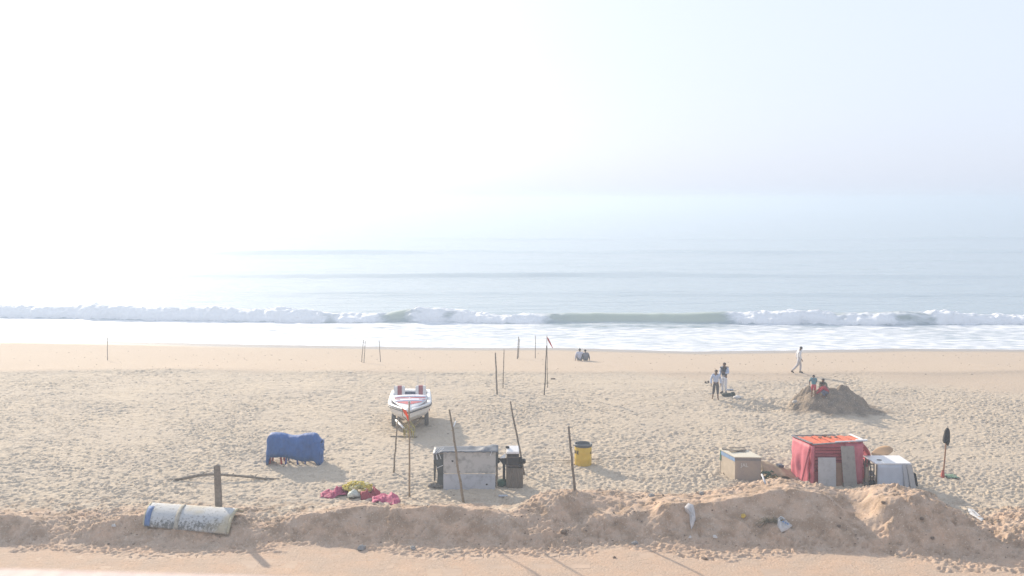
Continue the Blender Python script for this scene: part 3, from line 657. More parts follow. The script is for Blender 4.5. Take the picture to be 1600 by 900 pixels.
    for sx in (-.52, .52):
        MB().box(L(sx, -.55, 1.16), (.52, .50, .24), R).build('seat', white, t, bevel=.04)
        bk = MB().hexa([L(sx+a, -.85+y+b, z) for z, b in ((1.22, 0), (1.78, -.14)) for a, y in ((-.26, .14), (.26, .14), (.26, 0), (-.26, 0))]).build('seat_back', white, t, bevel=.03)
        MB().hexa([L(sx+a, -.845+y+b, z) for z, b in ((1.24, 0), (1.80, -.135)) for a, y in ((-.105, .16), (.105, .16), (.105, .0), (-.105, .0))]).build('centre_stripe', maroon, bk, bevel=.01)
    MB().box(L(0, -1.5, 1.28), (.62, .05, .16), R).build('opening_shade_panel', mat('opening_shade', (.06,.08,.14), .4, .2), t, bevel=.01)  # dark panel painted in for the shade of the opening behind the seats
    MB().box(L(0, -1.9, 1.32), (1.6, .5, .14), R).build('rear_bench', white, t, bevel=.04)
    for sx in (-.78, .78): MB().box(L(sx*1.0, -.3, 1.33), (.12, .2, .18), R).build('speaker_box', dark, t, bevel=.02)
    for sx, y in ((.72, -2.2), (.36, -2.25)): MB().tube([L(sx, y, 1.2), L(sx+.01, y-.05, 2.0)], [.018, .01], 6).build('rod', M['grey_paint'], t)
    MB().tube([L(-.85, -2.2, 1.2), L(-.85, -2.25, 1.55)], .02, 6).build('rod', M['grey_paint'], t)
    # red flash on the hull's right side
    MB().sheet([[L(.945+.05*(z-.75)/.4, -.2+.25*k+.5*(z-.75), z) for k in (0, 1)] for z in (.72, .9, 1.08)]).build('hull_flash', red, t, solid=.03)
    # trailer
    q = thing('boat_trailer', 'rusty two wheeled boat trailer with a white jack tube under the speedboat', 'trailer', base)
    rust = mat('rusty_steel', (.30,.22,.13), .8, .45, 9, .3); pipe = mat('white_pipe', (.78,.78,.78), .4, .1)
    for s in (-1, 1):
        y0 = .0; w = MB().lathe((0, 0, 0), [(.16, -.09), (.30, -.10), (.335, -.07), (.34, 0), (.335, .07), (.30, .10), (.16, .09)], 20)
        Rw = Matrix((rt, Vector((0, 0, 1)), -fw)).transposed() @ Matrix(((0,0,1),(1,0,0),(0,1,0)))
        w.v = [L(s*.80, y0, .33) + Rw @ p for p in w.v]; w.build('wheel', M['rubber'], q, smooth=True)
        h = MB().lathe((0, 0, 0), [(0.0, -.05), (.12, -.06), (.165, -.085), (.165, .085), (.12, .06), (0, .05)], 16); h.v = [L(s*.80, y0, .33) + Rw @ p for p in h.v]; h.build('rim', M['steel'], q, smooth=True)
        MB().bar(L(s*.55, -1.8, .42), L(s*.55, .5, .42), .07, .09).build('rail', rust, q)
        MB().bar(L(s*.55, .5, .42), L(.03*s, 2.2, .36), .07, .09).build('draw_bar', rust, q)
        MB().bar(L(s*.62, .25, .42), L(s*.30, .25, .60), .08, .06).build('bunk', M['dark_wood'], q)
    MB().bar(L(-.82, 0, .34), L(.82, 0, .34), .08, .08).build('axle', rust, q)
    MB().bar(L(0, 2.0, .36), L(0, 2.75, .30), .08, .08).build('tongue', rust, q)
    MB().tube([P(618.5, 656.5, d0-1.3), P(633.5, 671.5, d0-2.3)], .05, 8).build('jack_tube', pipe, q, smooth=True)
    MB().tube([P(623, 648, d0-1.2), P(623.5, 668, d0-1.2)], .06, 8).build('jack_post', M['steel'], q, smooth=True)
    # dry palm leaves tied to the tongue
    g = L(.02, 2.75, 0); g.z = gz(g.x, g.y)
    leaf = mat('dry_leaf', (.42,.36,.12), .8, .3, 6); mb = MB()
    pf = thing('palm_frond', 'yellowed palm leaves hanging at the tongue of the boat trailer', 'palm leaves', g)
    for k in range(16):
        a = random.uniform(0, 6.28); top = g+Vector((random.uniform(-.12, .12), random.uniform(-.08, .08), random.uniform(.45, .95)))
        tip = g+Vector((math.cos(a)*.28, math.sin(a)*.22, random.uniform(.02, .25))); mid = top.lerp(tip, .5)+Vector((math.cos(a)*.12, math.sin(a)*.1, .08)); w = Vector((-math.sin(a), math.cos(a), .3))*.035
        MB().sheet([[top-w*.4, top+w*.4], [mid-w, mid+w], [tip-w*.15, tip+w*.15]]).build('leaf', leaf, pf, solid=.006)
    MB().tube([g, g+Vector((.02, .03, .95))], .02, 6).build('stem', leaf, pf)
    a = G(610, 682.5); c = G(652, 683.5)
    a.z = gz(a.x, a.y)+.03; c.z = gz(c.x, c.y)+.03
    o = MB().bar(a, c, .09, .04).build('plank', M['post'], None, loc=(a+c)/2, bevel=.006); tag(o, 'thin weathered plank lying on the sand in front of the boat trailer', 'plank')
    a = G(706, 671); c = P(712, 658, a.y+.3)
    o = MB().tube([a, a.lerp(c, .5)+Vector((.02,0,.02)), c], .03, 6).build('white_pole', pipe, None, loc=a, smooth=True); tag(o, 'short white tube sticking out of the sand right of the boat', 'tube')
boat()

# ------------------------------------------------------------------ grey board stall
def corrugated(mb, p0, p1, z0, z1, nrm, n, amp):
    v = []
    for k in range(n*2+1):
        f = k/(n*2); p = p0.lerp(p1, f) + nrm*(amp if k % 2 else 0); v.append(p)
    mb.sheet([[Vector((p.x, p.y, z)) for p in v] for z in (z0, (z0+z1)/2, z1)]); return mb
tarpg = mat('grey_tarp', (.15,.165,.19), .5, .35, 4, .4, 12); tarpd = mat('dark_tarp', (.075,.09,.095), .6, .3, 3, .4, 12)
def stall():
    d = 33.25; z0 = gz(-2.0, d); X = lambda px, dd=d: gx(px, dd, 10.3); Z = lambda py, dd=d: P(800, py, dd).z
    t = thing('market_stall', 'grey tarp covered stall faced with two large pale boards', 'stall', (X(733), d, z0))
    board = bpy.data.materials.new('stained_board'); 
    board = mat('stained_board', (.45,.44,.42), .85, .3, 2.4, .2, 30, col2=(.20,.20,.19), thr=(.30, .50))
    board2 = mat('bluish_board', (.43,.45,.49), .85, .4, 3.2, .2, 30, thr=(.28, .5))
    xl, xr = X(692.5), X(774.5); zm = Z(741); zt = Z(706.5)
    MB().hexa([Vector((xl-.0, d, z0-.06)), Vector((xr-.02, d, z0-.06)), Vector((xr-.02, d+.03, z0-.06)), Vector((xl, d+.03, z0-.06)), Vector((xl, d+.03, zm-.008)), Vector((xr-.01, d+.03, zm-.008)), Vector((xr-.01, d+.06, zm-.008)), Vector((xl, d+.06, zm-.008))]).build('board', board2, t, bevel=.004)
    MB().hexa([Vector((xl, d+.02, zm+.022)), Vector((xr, d+.02, zm+.022)), Vector((xr, d+.05, zm+.022)), Vector((xl, d+.05, zm+.022)), Vector((xl+.01, d+.09, zt)), Vector((xr, d+.09, zt)), Vector((xr, d+.12, zt)), Vector((xl+.01, d+.12, zt))]).build('board', board, t, bevel=.004)
    for px, py in ((707, 720.5), (760.5, 757)): MB().blob(P(px, py, d-.005+(.04 if py < 741 else 0.015)), (.045, .02, .03), 7, 5, .3, 3).build('hole', M['black'], t)
    # table underneath
    for sx, sy in ((X(689), .2), (X(776), .2), (X(689), 1.0), (X(776), 1.0)): MB().bar((sx, d+sy, z0-.1), (sx, d+sy, zt-.1), .06, .06).build('leg', M['post'], t)
    MB().box(((xl+xr)/2-.1, d+.6, zt-.1), (xr-xl+.35, .95, .04)).build('table_top', M['post'], t)
    # side and back tarps
    xa = X(677.5, d+.35)
    left = [[Vector((xa+.02, d+.12, Z(712.5))), Vector((xl+.02, d+.13, Z(711)))], [Vector((xa+.03, d+.12, Z(722))), Vector((xl+.02, d+.13, Z(722)))],
            [Vector((xa+.12, d+.18, Z(730))), Vector((xl+.02, d+.13, Z(732)))], [Vector((xa+.17, d+.2, Z(742))), Vector((xl+.02, d+.13, Z(744)))], [Vector((xa+.15, d+.2, Z(755))), Vector((xl+.02, d+.13, Z(757)))], [Vector((xa+.17, d+.22, Z(761))), Vector((xl+.02, d+.13, z0))]]
    MB().sheet(left).build('side_tarp', tarpd, t, solid=.015)
    MB().sheet([[Vector((xa+.03+.02*math.sin(k), d+.12+k*.3, Z(713+2*i) - (.25+.05*math.sin(k*2))*i*1.1)) for k in range(4)] for i in range(4)]).build('side_tarp', tarpd, t, solid=.015)
    MB().sheet([[Vector((X(771.5), d+.14, zt-.02)), Vector((X(777.8), d+.16, zt-.04))], [Vector((X(771.5), d+.14, Z(720))), Vector((X(777.8), d+.16, Z(720)))], [Vector((X(771.5), d+.14, Z(731))), Vector((X(776.5), d+.16, Z(730)))]]).build('side_tarp', tarpd, t, solid=.02)
    # top tarp, sagging and rumpled, with a pale edge over the boards
    rows = []; nx = 26
    for j in range(9):
        fy = j/8; r = []
        for i in range(nx+1):
            f = i/nx; x = xa + (xr+.09-xa)*f
            bump = .13*max(0, 1-abs(f-.80)/.10)*math.sin(math.pi*min(1, fy*1.1)) + .09*max(0, 1-abs(f-.93)/.1)*fy
            z = zt + .012 - .10*max(0, .17-f)/.17*(1-fy*.6) - .05*math.sin(math.pi*fy)*math.sin(math.pi*f) + bump + .035*float(vnoise(np.array([f*14.0]), np.array([fy*5.0]), 301)[0]) + .0*fy
            r.append(Vector((x, d+.06+fy*.75, z)))
        rows.append(r)
    front = [v + Vector((0, -.012, -.012 - .03*abs(math.sin(i*1.3)))) for i, v in enumerate(rows[0])]
    back = [v + Vector((0, .05, -.6)) for v in rows[-1]]
    MB().sheet([front]+rows+[back]).build('top_tarp', tarpg, t, smooth=True, solid=.014)
    rp = MB()
    for f in (.02, .045, .07, .10): rp.tube([rows[0][int(f*nx)]+Vector((.02+f, -.02, -.22)), rows[0][int(f*nx)]+Vector((.03, .0, .02)), rows[5][int(f*nx)+2]+Vector((0, 0, .03))], .012, 5)
    rp.build('lashing', mat('pale_rope', (.62,.64,.66), .8, .1), t)['kind'] = 'stuff'
    MB().tube([P(768, 700, d+.5), P(768.3, 706, d+.05), P(766, 712, d-.01)], .012, 5).build('lashing', bpy.data.materials['pale_rope'], t)
    MB().tube([P(683, 731, d+.05), P(692, 727, d-.0)], .014, 5).build('lashing', bpy.data.materials['pale_rope'], t)
    g = G(680, 764)
    for k, (px, py, r) in enumerate(((676, 760.5, .16), (683, 761.5, .15), (689, 761.5, .14))):
        p = P(px, py, d+.25); p.z = gz(p.x, p.y)+.06
        o = MB().blob(p, (r*1.2, r*.9, .11), 10, 7, .25, 40+k).build('sandbag', mat('dirty_sack', (.17,.16,.15), .9, .3, 5, .4), None, smooth=True, loc=p); tag(o, ['dark sandbag furthest left at the foot of the grey stall', 'middle dark sandbag at the foot of the grey stall', 'dark sandbag touching the pale board of the stall'][k], 'sandbag', 'dark bags at the foot of the grey stall')
    for k, (px, py, r, c, lab) in enumerate(((774.5, 746.5, .10, 'dirty_sack', 'round dark clay pot beside the right foot of the grey stall'), (773.5, 758, .12, 'black', 'black bundle on the sand at the right foot of the grey stall'))):
        p = P(px, py, d+.3); p.z = max(p.z, gz(p.x, p.y)+.1)
        if k == 0: 
            MB().bar((p.x, p.y, z0-.1), (p.x, p.y, p.z), .05, .05).build('leg', M['post'], t)
        o = MB().blob(p, (r, r, r*.9), 10, 7, .15, 60+k).build('pot' if k == 0 else 'bundle', bpy.data.materials[c if c != 'black' else 'black_cloth'], None, smooth=True, loc=p); tag(o, lab, 'pot' if k == 0 else 'bundle')
    # narrow brown stall
    e = 33.4; xl, xr = X(791.5, e), X(816.5, e); z0 = gz(X(804, e), e); zc = Z(731.5, e); zu = Z(709, e); zt = Z(704.5, e)
    t = thing('snack_stall', 'narrow stall of brown corrugated sheet with black upper box and white top', 'stall', (X(804, e), e, z0))
    brown = mat('brown_sheet', (.17,.145,.12), .7, .3, 4, .2); dk = mat('black_box', (.035,.035,.04), .6, .3, 6); trim = mat('brown_trim', (.13,.11,.10), .7, .3)
    mb = MB(); y = e
    for a, b_, nn in ((Vector((xl, e, 0)), Vector((xr, e, 0)), Vector((0, -1, 0))), (Vector((xr, e, 0)), Vector((xr, e+.55, 0)), Vector((1, 0, 0))), (Vector((xr, e+.55, 0)), Vector((xl, e+.55, 0)), Vector((0, 1, 0))), (Vector((xl, e+.55, 0)), Vector((xl, e, 0)), Vector((-1, 0, 0)))):
        corrugated(mb, a, b_, z0-.05, zc, nn, 9, .016)
    mb.build('corrugated_base', brown, t, solid=.006)
    xu = X(811, e)
    MB().box(((xl+xu)/2, e+.27, (zc+zu)/2+.01), (xu-xl, .5, zu-zc-.02)).build('upper_box', dk, t, bevel=.008)
    for py in (714.5, 728): MB().box(((xl+xu)/2, e+.004, Z(py, e)), (xu-xl+.02, .03, .03)).build('trim', trim, t)
    MB().box((xl+.02, e+.004, (zc+zu)/2), (.03, .034, zu-zc)).build('trim', trim, t)
    MB().hexa([Vector((xl-.01, e-.03, zu)), Vector((xu+.01, e-.03, zu)), Vector((xu+.01, e+.56, zu)), Vector((xl-.01, e+.56, zu)), Vector((xl+.01, e-.02, zt-.03)), Vector((xu, e-.02, zt-.03)), Vector((xu-.02, e+.55, zt+.06)), Vector((xl+.02, e+.55, zt+.06))]).build('white_top', M['white_paint'], t, bevel=.015)
    MB().box((X(793, e+.3), e+.3, zt+.06), (.13, .1, .08), (0, .1, .3)).build('clamp', M['black'], t, bevel=.01)
    MB().hexa([P(px, py, dd) for py, q in ((726, ((786, e+.1), (793, e+.1), (793, e+.3), (786, e+.3))), (715.5, ((778, e+.1), (793, e+.1), (793, e+.3), (778, e+.3)))) for px, dd in q]).build('side_arm', M['black'], t)
    MB().box(P(777.5, 719, e+.2), (.13, .3, .10), (.2, .3, .2)).build('arm_end', M['black'], t, bevel=.02)
    MB().sheet([[P(781, 716, e+.05), P(786, 711, e+.3)], [P(789.8, 715.5, e+.03), P(789.8, 709, e+.3)]]).build('white_flap', M['white_paint'], t, solid=.02)
    MB().hexa([P(px, py, dd) for py, q in ((725, ((811, e+.1), (816, e+.1), (816, e+.3), (811, e+.3))), (714, ((811, e+.1), (815, e+.1), (815, e+.3), (811, e+.3)))) for px, dd in q]).build('side_arm', M['black'], t)
    MB().box(P(818, 720.5, e+.2), (.16, .3, .13)).build('arm_end', M['black'], t, bevel=.02)
    MB().bar(P(787.5, 763, e+.35), P(787.5, 724, e+.35), .12, .1).build('side_post', M['black'], t)
    p = P(784, 754, e+.3); p.z = gz(p.x, p.y)+.12
    o = MB().blob(p, (.24, .2, .15), 12, 8, .12, 71).build('green_bag', mat('green_cloth', (.03,.10,.075), .8, .3, 6, .4), None, smooth=True, loc=p); tag(o, 'dark green cloth bag at the foot of the narrow brown stall', 'bag')
    a = G(786, 776); a.z += .03; o = MB().box(a, (.34, .16, .03), (0.02, .03, .1)).build('board_scrap', M['grey_paint'], None, loc=a, bevel=.004); tag(o, 'small grey board lying on the sand before the two stalls', 'board')
    # rope from the stall to the barrel and beyond
    pts = [P(820, 723.5, e+.2)]
    for px, py in ((850, 721), (880, 720.5), (905, 719.5), (935, 717.5), (970, 716), (1010, 714)): g = G(px, py); pts.append(g+Vector((0, 0, .025)))
    o = MB().tube(pts, .010, 5).build('rope', mat('old_rope', (.26,.22,.17), .9, .2), None, loc=pts[0]); tag(o, 'thin rope running from the narrow brown stall past the yellow barrel', 'rope')
stall()

# ------------------------------------------------------------------ yellow barrel
def text(body, size, m, parent, loc, rot, name='lettering', ext=.004):
    c = bpy.data.curves.new(name, 'FONT'); c.body = body; c.size = size; c.align_x = 'CENTER'; c.align_y = 'CENTER'; c.extrude = ext; c.offset = .006
    o = bpy.data.objects.new(name, c); COL.objects.link(o); bpy.context.view_layer.update()
    me = bpy.data.meshes.new_from_object(o.evaluated_get(bpy.context.evaluated_depsgraph_get())); bpy.data.objects.remove(o)
    o = bpy.data.objects.new(name, me); COL.objects.link(o); me.materials.append(m); o.parent = parent
    o.location = Vector(loc)-ORG[parent.name]; o.rotation_euler = rot; return o
def barrel():
    c = G(911, 729); c.y += .33; c.x = gx(911, c.y); c.z = gz(c.x, c.y); R = .355
    t = thing('barrel', 'yellow plastic barrel with black rim standing on the sand', 'barrel', c)
    y = mat('yellow_plastic', (.62,.43,.07), .4, .12, 3, .1, 20); dk = mat('grey_rim', (.09,.10,.11), .5, .2)
    MB().lathe(c, [(R-.05, -.05), (R-.02, -.03), (R, .02), (R, .27), (R+.008, .29), (R, .31), (R, .56), (R+.008, .58), (R, .60), (R, .80)], 32).build('drum', y, t, smooth=True)
    MB().lathe(c, [(R+.005, .78), (R+.022, .79), (R+.022, .885), (R-.01, .895), (R-.03, .87), (R-.035, .80), (R-.05, .79), (0, .785)], 32).build('rim', dk, t, smooth=True)
    for ch, a, s, nm in (('N', -70, .20, 'letter'), ('E', -44, .20, 'letter'), ('C', 57, .13, 'letter')):
        th = math.radians(a); text(ch, s, M['black'], t, c+Vector((math.sin(th)*(R+.004), -math.cos(th)*(R+.004), .56 if ch != 'C' else .54)), (math.pi/2, 0, th), nm)
barrel()

# ------------------------------------------------------------------ wooden chest with cream top
def chest():
    d = gd(752); fl = Vector((gx(1148, d), d, 0)); fr = Vector((gx(1188.5, d-.06), d-.06, 0)); rl = Vector((gx(1124.5, d+1.1), d+1.1, 0)); rr = fr + (rl-fl)
    z0 = gz(fl.x, fl.y); zt = P(1148, 715, d).z
    t = thing('wooden_chest', 'faded plywood vending chest with cream lid and blue band on its side', 'chest', (fl.x+.4, d+.5, z0))
    ply = mat('faded_ply', (.36,.30,.25), .85, .3, 2, .2, 30, col2=(.27,.24,.23)); pale = mat('pale_side', (.52,.45,.36), .85, .2, 3, .2, 30)
    up = lambda p, z: Vector((p.x, p.y, z))
    c = (fl+fr+rl+rr)/4
    def panel(a, b_, z_0, z_1, m, name, off=0.0, th=.03, par=t):
        nrm = (b_-a).cross(Vector((0, 0, 1))).normalized()
        if nrm.dot((a+b_)/2-c) < 0: nrm = -nrm
        o = nrm*off; i = o-nrm*th
        q = [a+i, b_+i, b_+o, a+o]
        return MB().hexa([up(p, z) for z in (z_0, z_1) for p in q]).build(name, m, par, bevel=.004)
    zb = zt-.19
    panel(fl, fr, z0-.06, zt, ply, 'front_panel'); panel(rl, fl, z0-.06, zt, pale, 'side_panel', -.003); panel(fr, rr, z0-.06, zt, ply, 'side_panel', -.003); panel(rr, rl, z0-.06, zt, pale, 'back_panel', -.006)
    panel(fl.lerp(fr, .01), fr.lerp(fl, .02), zt-.12, zt-.004, mat('grey_band', (.23,.22,.22), .8, .2), 'band', .012, .01)
    panel(rl, fl.lerp(rl, .01), zt-.17, zt-.004, mat('sky_band', (.24,.36,.55), .8, .2), 'band', .012, .012)
    panel(rl.lerp(fl, .02), rl.lerp(fl, .07), zt-.42, zt+.01, mat('green_corner', (.05,.20,.12), .8, .2), 'corner_strip', .02, .012)
    ov = .04; e1 = (fr-fl).normalized(); e2 = (rl-fl).normalized()
    q = [fl-e1*ov-e2*ov, fr+e1*ov-e2*ov, rr+e1*ov+e2*ov, rl-e1*ov+e2*ov]
    MB().hexa([up(p, zt+.001+.012*k*0) for k in (0,) for p in q]+[up(p, zt+.04) for p in q]).build('lid', mat('cream_lid', (.60,.56,.46), .6, .15, 2), t, bevel=.008)
    for k, (a, b_) in enumerate((((.05, .95), (.75, .62)), ((.1, .55), (.9, .8)), ((.3, .9), (.95, .95)))):
        pa = fl + (fr-fl)*a[0] + (rl-fl)*a[1]; pb = fl + (fr-fl)*b_[0] + (rl-fl)*b_[1]; z = zt+.06+.032*k
        o = MB().bar(up(pa, z), up(pb, z), .14, .022).build('plank', M['post'], None, loc=up(pa.lerp(pb, .5), z), bevel=.004)
        tag(o, ['lowest grey plank lying across the lid of the plywood chest', 'middle grey plank on the lid of the plywood chest', 'topmost short plank at the back of the chest lid'][k], 'plank', 'planks on the plywood chest')
    lm = mat('faded_print', (.50,.49,.48), .9, .2, 20)
    th = math.atan2((fr-fl).y, (fr-fl).x); text('JAL', .20, lm, t, up(fl.lerp(fr, .36), zt-.30)+Vector((0, -.012, 0)), (math.pi/2, 0, th), 'faded_letters', .002)
    # canvas heap, green net and pipes between chest and hut
    canvas = mat('beige_canvas', (.40,.31,.21), .9, .35, 3, .4, 15)
    rows = []; 
    for j in range(12):
        fy = j/11; r = []
        for i in range(16):
            f = i/15; x = gx(1187+f*56, 35.0); y = 34.5+fy*1.5
            h = (.52*(1-f)**.7*(1-.5*f) + .10)*math.sin(math.pi*min(1, fy*.8+.12))**.8 + .10*float(fbm(np.array([f*5.0]), np.array([fy*4.0]), 311, 3)[0])
            r.append(Vector((x, y, gz(x, y)-.05+max(.0, h))))
        rows.append(r)
    o = MB().sheet(rows).build('canvas_sheet', canvas, None, smooth=True, solid=.02, loc=(rows[5][8].x, rows[5][8].y, gz(rows[5][8].x, rows[5][8].y))); tag(o, 'crumpled beige canvas heaped between the plywood chest and the pink hut', 'canvas')
    p = rows[5][9]+Vector((0, 0, .05)); o = MB().box(p, (.26, .22, .10), (.1, .2, .4)).build('grey_tray', mat('slate_plastic', (.10,.12,.16), .5, .2), None, loc=p, bevel=.02); tag(o, 'small slate grey tray lying on the beige canvas', 'tray')
    p = G(1194, 749); p.z = gz(p.x, p.y)+.09
    mb = MB()
    for k in range(26):
        a = random.uniform(0, 6.28); q = p+Vector((random.uniform(-.15, .3), random.uniform(-.12, .12), random.uniform(-.05, .22))); mb.tube([q, q+Vector((math.cos(a)*.14, math.sin(a)*.1, random.uniform(-.05, .1))), q+Vector((math.cos(a)*.22, math.sin(a)*.15, -.04))], .018, 5)
    o = mb.build('fishing_net', mat('green_net', (.06,.13,.09), .8, .4, 12), None, loc=p); tag(o, 'tangle of dark green fishing net at the right of the plywood chest', 'fishing net')
    a = G(1190, 753); b_ = G(1196, 758); a.z = gz(a.x, a.y)+.28; b_.z = gz(b_.x, b_.y)+.05
    o = MB().tube([a, b_], .035, 7).build('pipe', M['grey_paint'], None, loc=b_, smooth=True); tag(o, 'short pale pipe leaning out of the green net', 'pipe')
chest()

# ------------------------------------------------------------------ pink tarp hut
def hut():
    d = 33.9; z0 = gz(13, 33.9)
    pink = bpy.data.materials.new('tmp'); pink = mat('pink_tarp', (.74,.25,.31), .6, .3, 2.2, .45, 7, col2=(.62,.16,.21), trans=.34); orange = mat('orange_sheet', (.68,.17,.09), .7, .15, 3, trans=.1)
    frame = mat('grey_batten', (.20,.20,.22), .8, .3, 6); maroon = mat('maroon_slat', (.24,.04,.06), .7, .25, 5)
    A = P(1268, 695.5, d); B = P(1350, 691, d+.1); Cc = P(1331, 681.5, d+1.55); D = P(1239, 682.5, d+1.5)       # roof corners: front left, front right, back right, back left
    t = thing('tarp_hut', 'pink tarp covered hut with orange roof behind the sand bank', 'hut', ((A.x+B.x)/2, d+.7, z0))
    g = lambda p, dx=0, dy=0: Vector((p.x+dx, p.y+dy, z0-.1))
    def wall(top0, top1, bot0, bot1, name, m, nu=14, nv=9, amp=.08, seed=0, bulge=0.0, nrm=Vector((0,-1,0))):
        rows = []
        for j in range(nv+1):
            v = j/nv; r = []
            for i in range(nu+1):
                u = i/nu; p = top0.lerp(top1, u).lerp(bot0.lerp(bot1, u), v)
                w = amp*(float(fbm(np.array([u*3.5+seed]), np.array([v*2.2+seed]), 320+seed, 3)[0])*1.4 + .25*math.sin(u*19+v*2))*(.25+.75*math.sin(math.pi*min(1, v*.9+.06)))
                p = p + nrm*(w + bulge*math.sin(math.pi*v)*math.sin(math.pi*u)); r.append(p)
            rows.append(r)
        return MB().sheet(rows).build(name, m, t, smooth=True, solid=.012)
    # left side (lit), with a gathered corner fold
    wall(D, A+Vector((-.02, 0, 0)), Vector((P(1237, 745, d+1.1).x, d+1.15, z0-.1)), Vector((P(1263, 745, d-.05).x, d-.08, z0-.1)), 'side_tarp', pink, 16, 10, .10, 3, .05, Vector((-.9, -.3, 0)))
    MB().sheet([[A+Vector((-.05+.03*math.sin(k*2), -.05, -.02-k*.17)), A+Vector((.06+.02*math.sin(k*3), -.09-.02*k, -.02-k*.17)), A+Vector((.12, .02, -.02-k*.17))] for k in range(10)]).build('corner_fold', pink, t, smooth=True, solid=.012)
    MB().bar(A+Vector((-.10, -.06, -.15)), Vector((P(1248, 748, d).x, d+.35-.6, z0+.0)), .045, .03).build('prop_stick', maroon, t)
    # front: recessed cloth with horizontal slats
    FA = A+Vector((.05, .16, 0)); FB = B+Vector((0, .10, 0))
    wall(FA, FB, g(FA), g(FB, .05), 'front_tarp', pink, 14, 10, .05, 7)
    for k, py in enumerate((699.5, 704, 709, 714, 719.5, 725, 730.5, 736)):
        zz = P(800, py, d+.1).z; MB().bar(Vector((FA.x+.14, FA.y-.07, zz)), Vector((FB.x+.02, FB.y-.07, zz-.01)), .035, .025).build('slat', maroon, t)
    # right bulge: loose flap leaning out
    E = P(1366, 715, d+.55); Ff = Vector((P(1346, 752, d+.1).x, d+.12, z0-.05)); Bk = Vector((Cc.x+.1, Cc.y, z0-.1))
    MB().sheet([[B+Vector((-.05, .02, -.02)), B.lerp(Cc, .5)+Vector((.05, 0, -.01)), Cc], [B.lerp(E, .5)+Vector((-.02, -.05, .0)), E.lerp(B, .35)+Vector((.12, .3, 0)), Cc.lerp(Bk, .3)+Vector((.2, 0, 0))], [E+Vector((-.16, -.18, -.0)), E+Vector((0, .25, 0)), Cc.lerp(Bk, .5)+Vector((.3, 0, 0))], [E.lerp(Ff, .5)+Vector((-.10, -.08, -.03)), E.lerp(Ff, .5)+Vector((.10, .3, 0)), Cc.lerp(Bk, .8)+Vector((.15, 0, 0))], [Ff, Ff+Vector((.12, .35, 0)), Bk]]).build('loose_flap', pink, t, smooth=True, solid=.012, sub=2)
    wall(B+Vector((-.75, -.02, -.05)), B+Vector((-.02, -.02, -.04)), Vector((B.x-.42, d-.02, z0)), Vector((B.x-.05, d+.02, z0)), 'front_flap', pink, 8, 8, .06, 11)
    wall(Cc, D, g(Cc), g(D), 'back_tarp', pink, 12, 8, .06, 13, 0, Vector((0, 1, 0)))
    # roof
    def rp(u, v, dz=0): return (A.lerp(B, u)).lerp(D.lerp(Cc, u), v)+Vector((0, 0, dz))
    n = 7
    for k in range(n):
        u0, u1 = k/n+.006, (k+1)/n-.006
        MB().sheet([[rp(u0, v, .01+.012*math.sin(k*2.1+v*4)), rp((u0+u1)/2, v, .035+.012*math.sin(k*2.1+v*4)), rp(u1, v, .01+.012*math.sin(k*2.1+v*4))] for v in (.04, .3, .6, .96)]).build('roof_sheet', orange, t, solid=.012)
    for nm, a, b_, w, m in (('front_batten', rp(0, -.02, .03), rp(.55, 0, .04), .09, frame), ('front_batten', rp(.45, 0, .075), rp(1.05, -.01, .06), .10, M['grey_paint']), ('side_batten', rp(0, 0, .07), rp(-.01, 1.03, .05), .11, frame), ('back_batten', rp(0, 1, .05), rp(.72, 1.0, .06), .07, frame), ('side_batten', rp(1.02, .1, .05), rp(.98, 1.06, .07), .10, M['white_paint']), ('front_batten', rp(.86, .06, .09), rp(1.07, .03, .08), .10, M['white_paint'])):
        MB().bar(a, b_, w, .035).build(nm, m, t, bevel=.005)
    for k, (u, v, s) in enumerate(((.35, .6, .06), (.5, .85, .09), (.52, .62, .07), (.62, .55, .05))):
        o = MB().box(rp(u, v, .085), (s*2.6, s*1.3, s*.7), (0, 0, k)).build('roof_weight', M['dark_wood'] if k % 2 else mat('brown_block', (.36,.22,.14), .9, .3), None, loc=rp(u, v, .06), bevel=.01)
        tag(o, ['small brown block on the orange roof nearest its front left', 'dark wood block at the back edge of the orange roof', 'brown block in the middle of the orange hut roof', 'smallest dark block on the orange roof right of the brown one'][k], 'block', 'blocks weighing down the orange roof')
    # boards leaning on the front
    def lean(px0, px1, py0, py1, dx, m, name, lab, dd=0.0, cat='board', tilt=.14):
        dp = d-.30+dd
        zb = gz(P(px0, 745, dp).x, dp)-.15
        zt = P(800, py0, dp+tilt).z
        xs = [P(px0, 740, dp).x, P(px1, 740, dp).x]; q = [Vector((x+dx[0], y, zb)) for x, y in ((xs[0], dp), (xs[1], dp), (xs[1], dp+.025), (xs[0], dp+.025))] + [Vector((x+dx[1], y+tilt, zt)) for x, y in ((xs[0], dp), (xs[1], dp), (xs[1], dp+.025), (xs[0], dp+.025))]
        o = MB().hexa(q).build(name, m, None, loc=Vector((xs[0], dp, zb)), bevel=.004); tag(o, lab, cat, 'boards leaning on the pink hut'); return o
    gb = mat('grey_board', (.40,.41,.43), .85, .25, 4, .2, 30, thr=(.3, .5)); gp = mat('grey_plank', (.29,.28,.265), .85, .3, 5, .3, 20, thr=(.3, .5))
    lean(1279.5, 1307.5, 715, 750, (0, 0), gb, 'board', 'pale square board leaning on the left of the pink hut front', .0)
    lean(1307, 1318, 723, 750, (0, -.02), mat('brown_board', (.26,.16,.11), .85, .3, 5), 'board', 'narrow brown board between the pale board and the tall grey plank', .05)
    lean(1320, 1341, 697, 755, (.0, -.14), gp, 'plank', 'tall grey plank leaning in the middle of the pink hut front', -.02, 'plank')
    # clutter between hut and white table: folded chairs, sticks
    q = thing('folded_chair', 'rusty folded metal chair wedged between the pink hut and white table', 'chair', (P(1358, 750, 33.9).x, 33.9, z0))
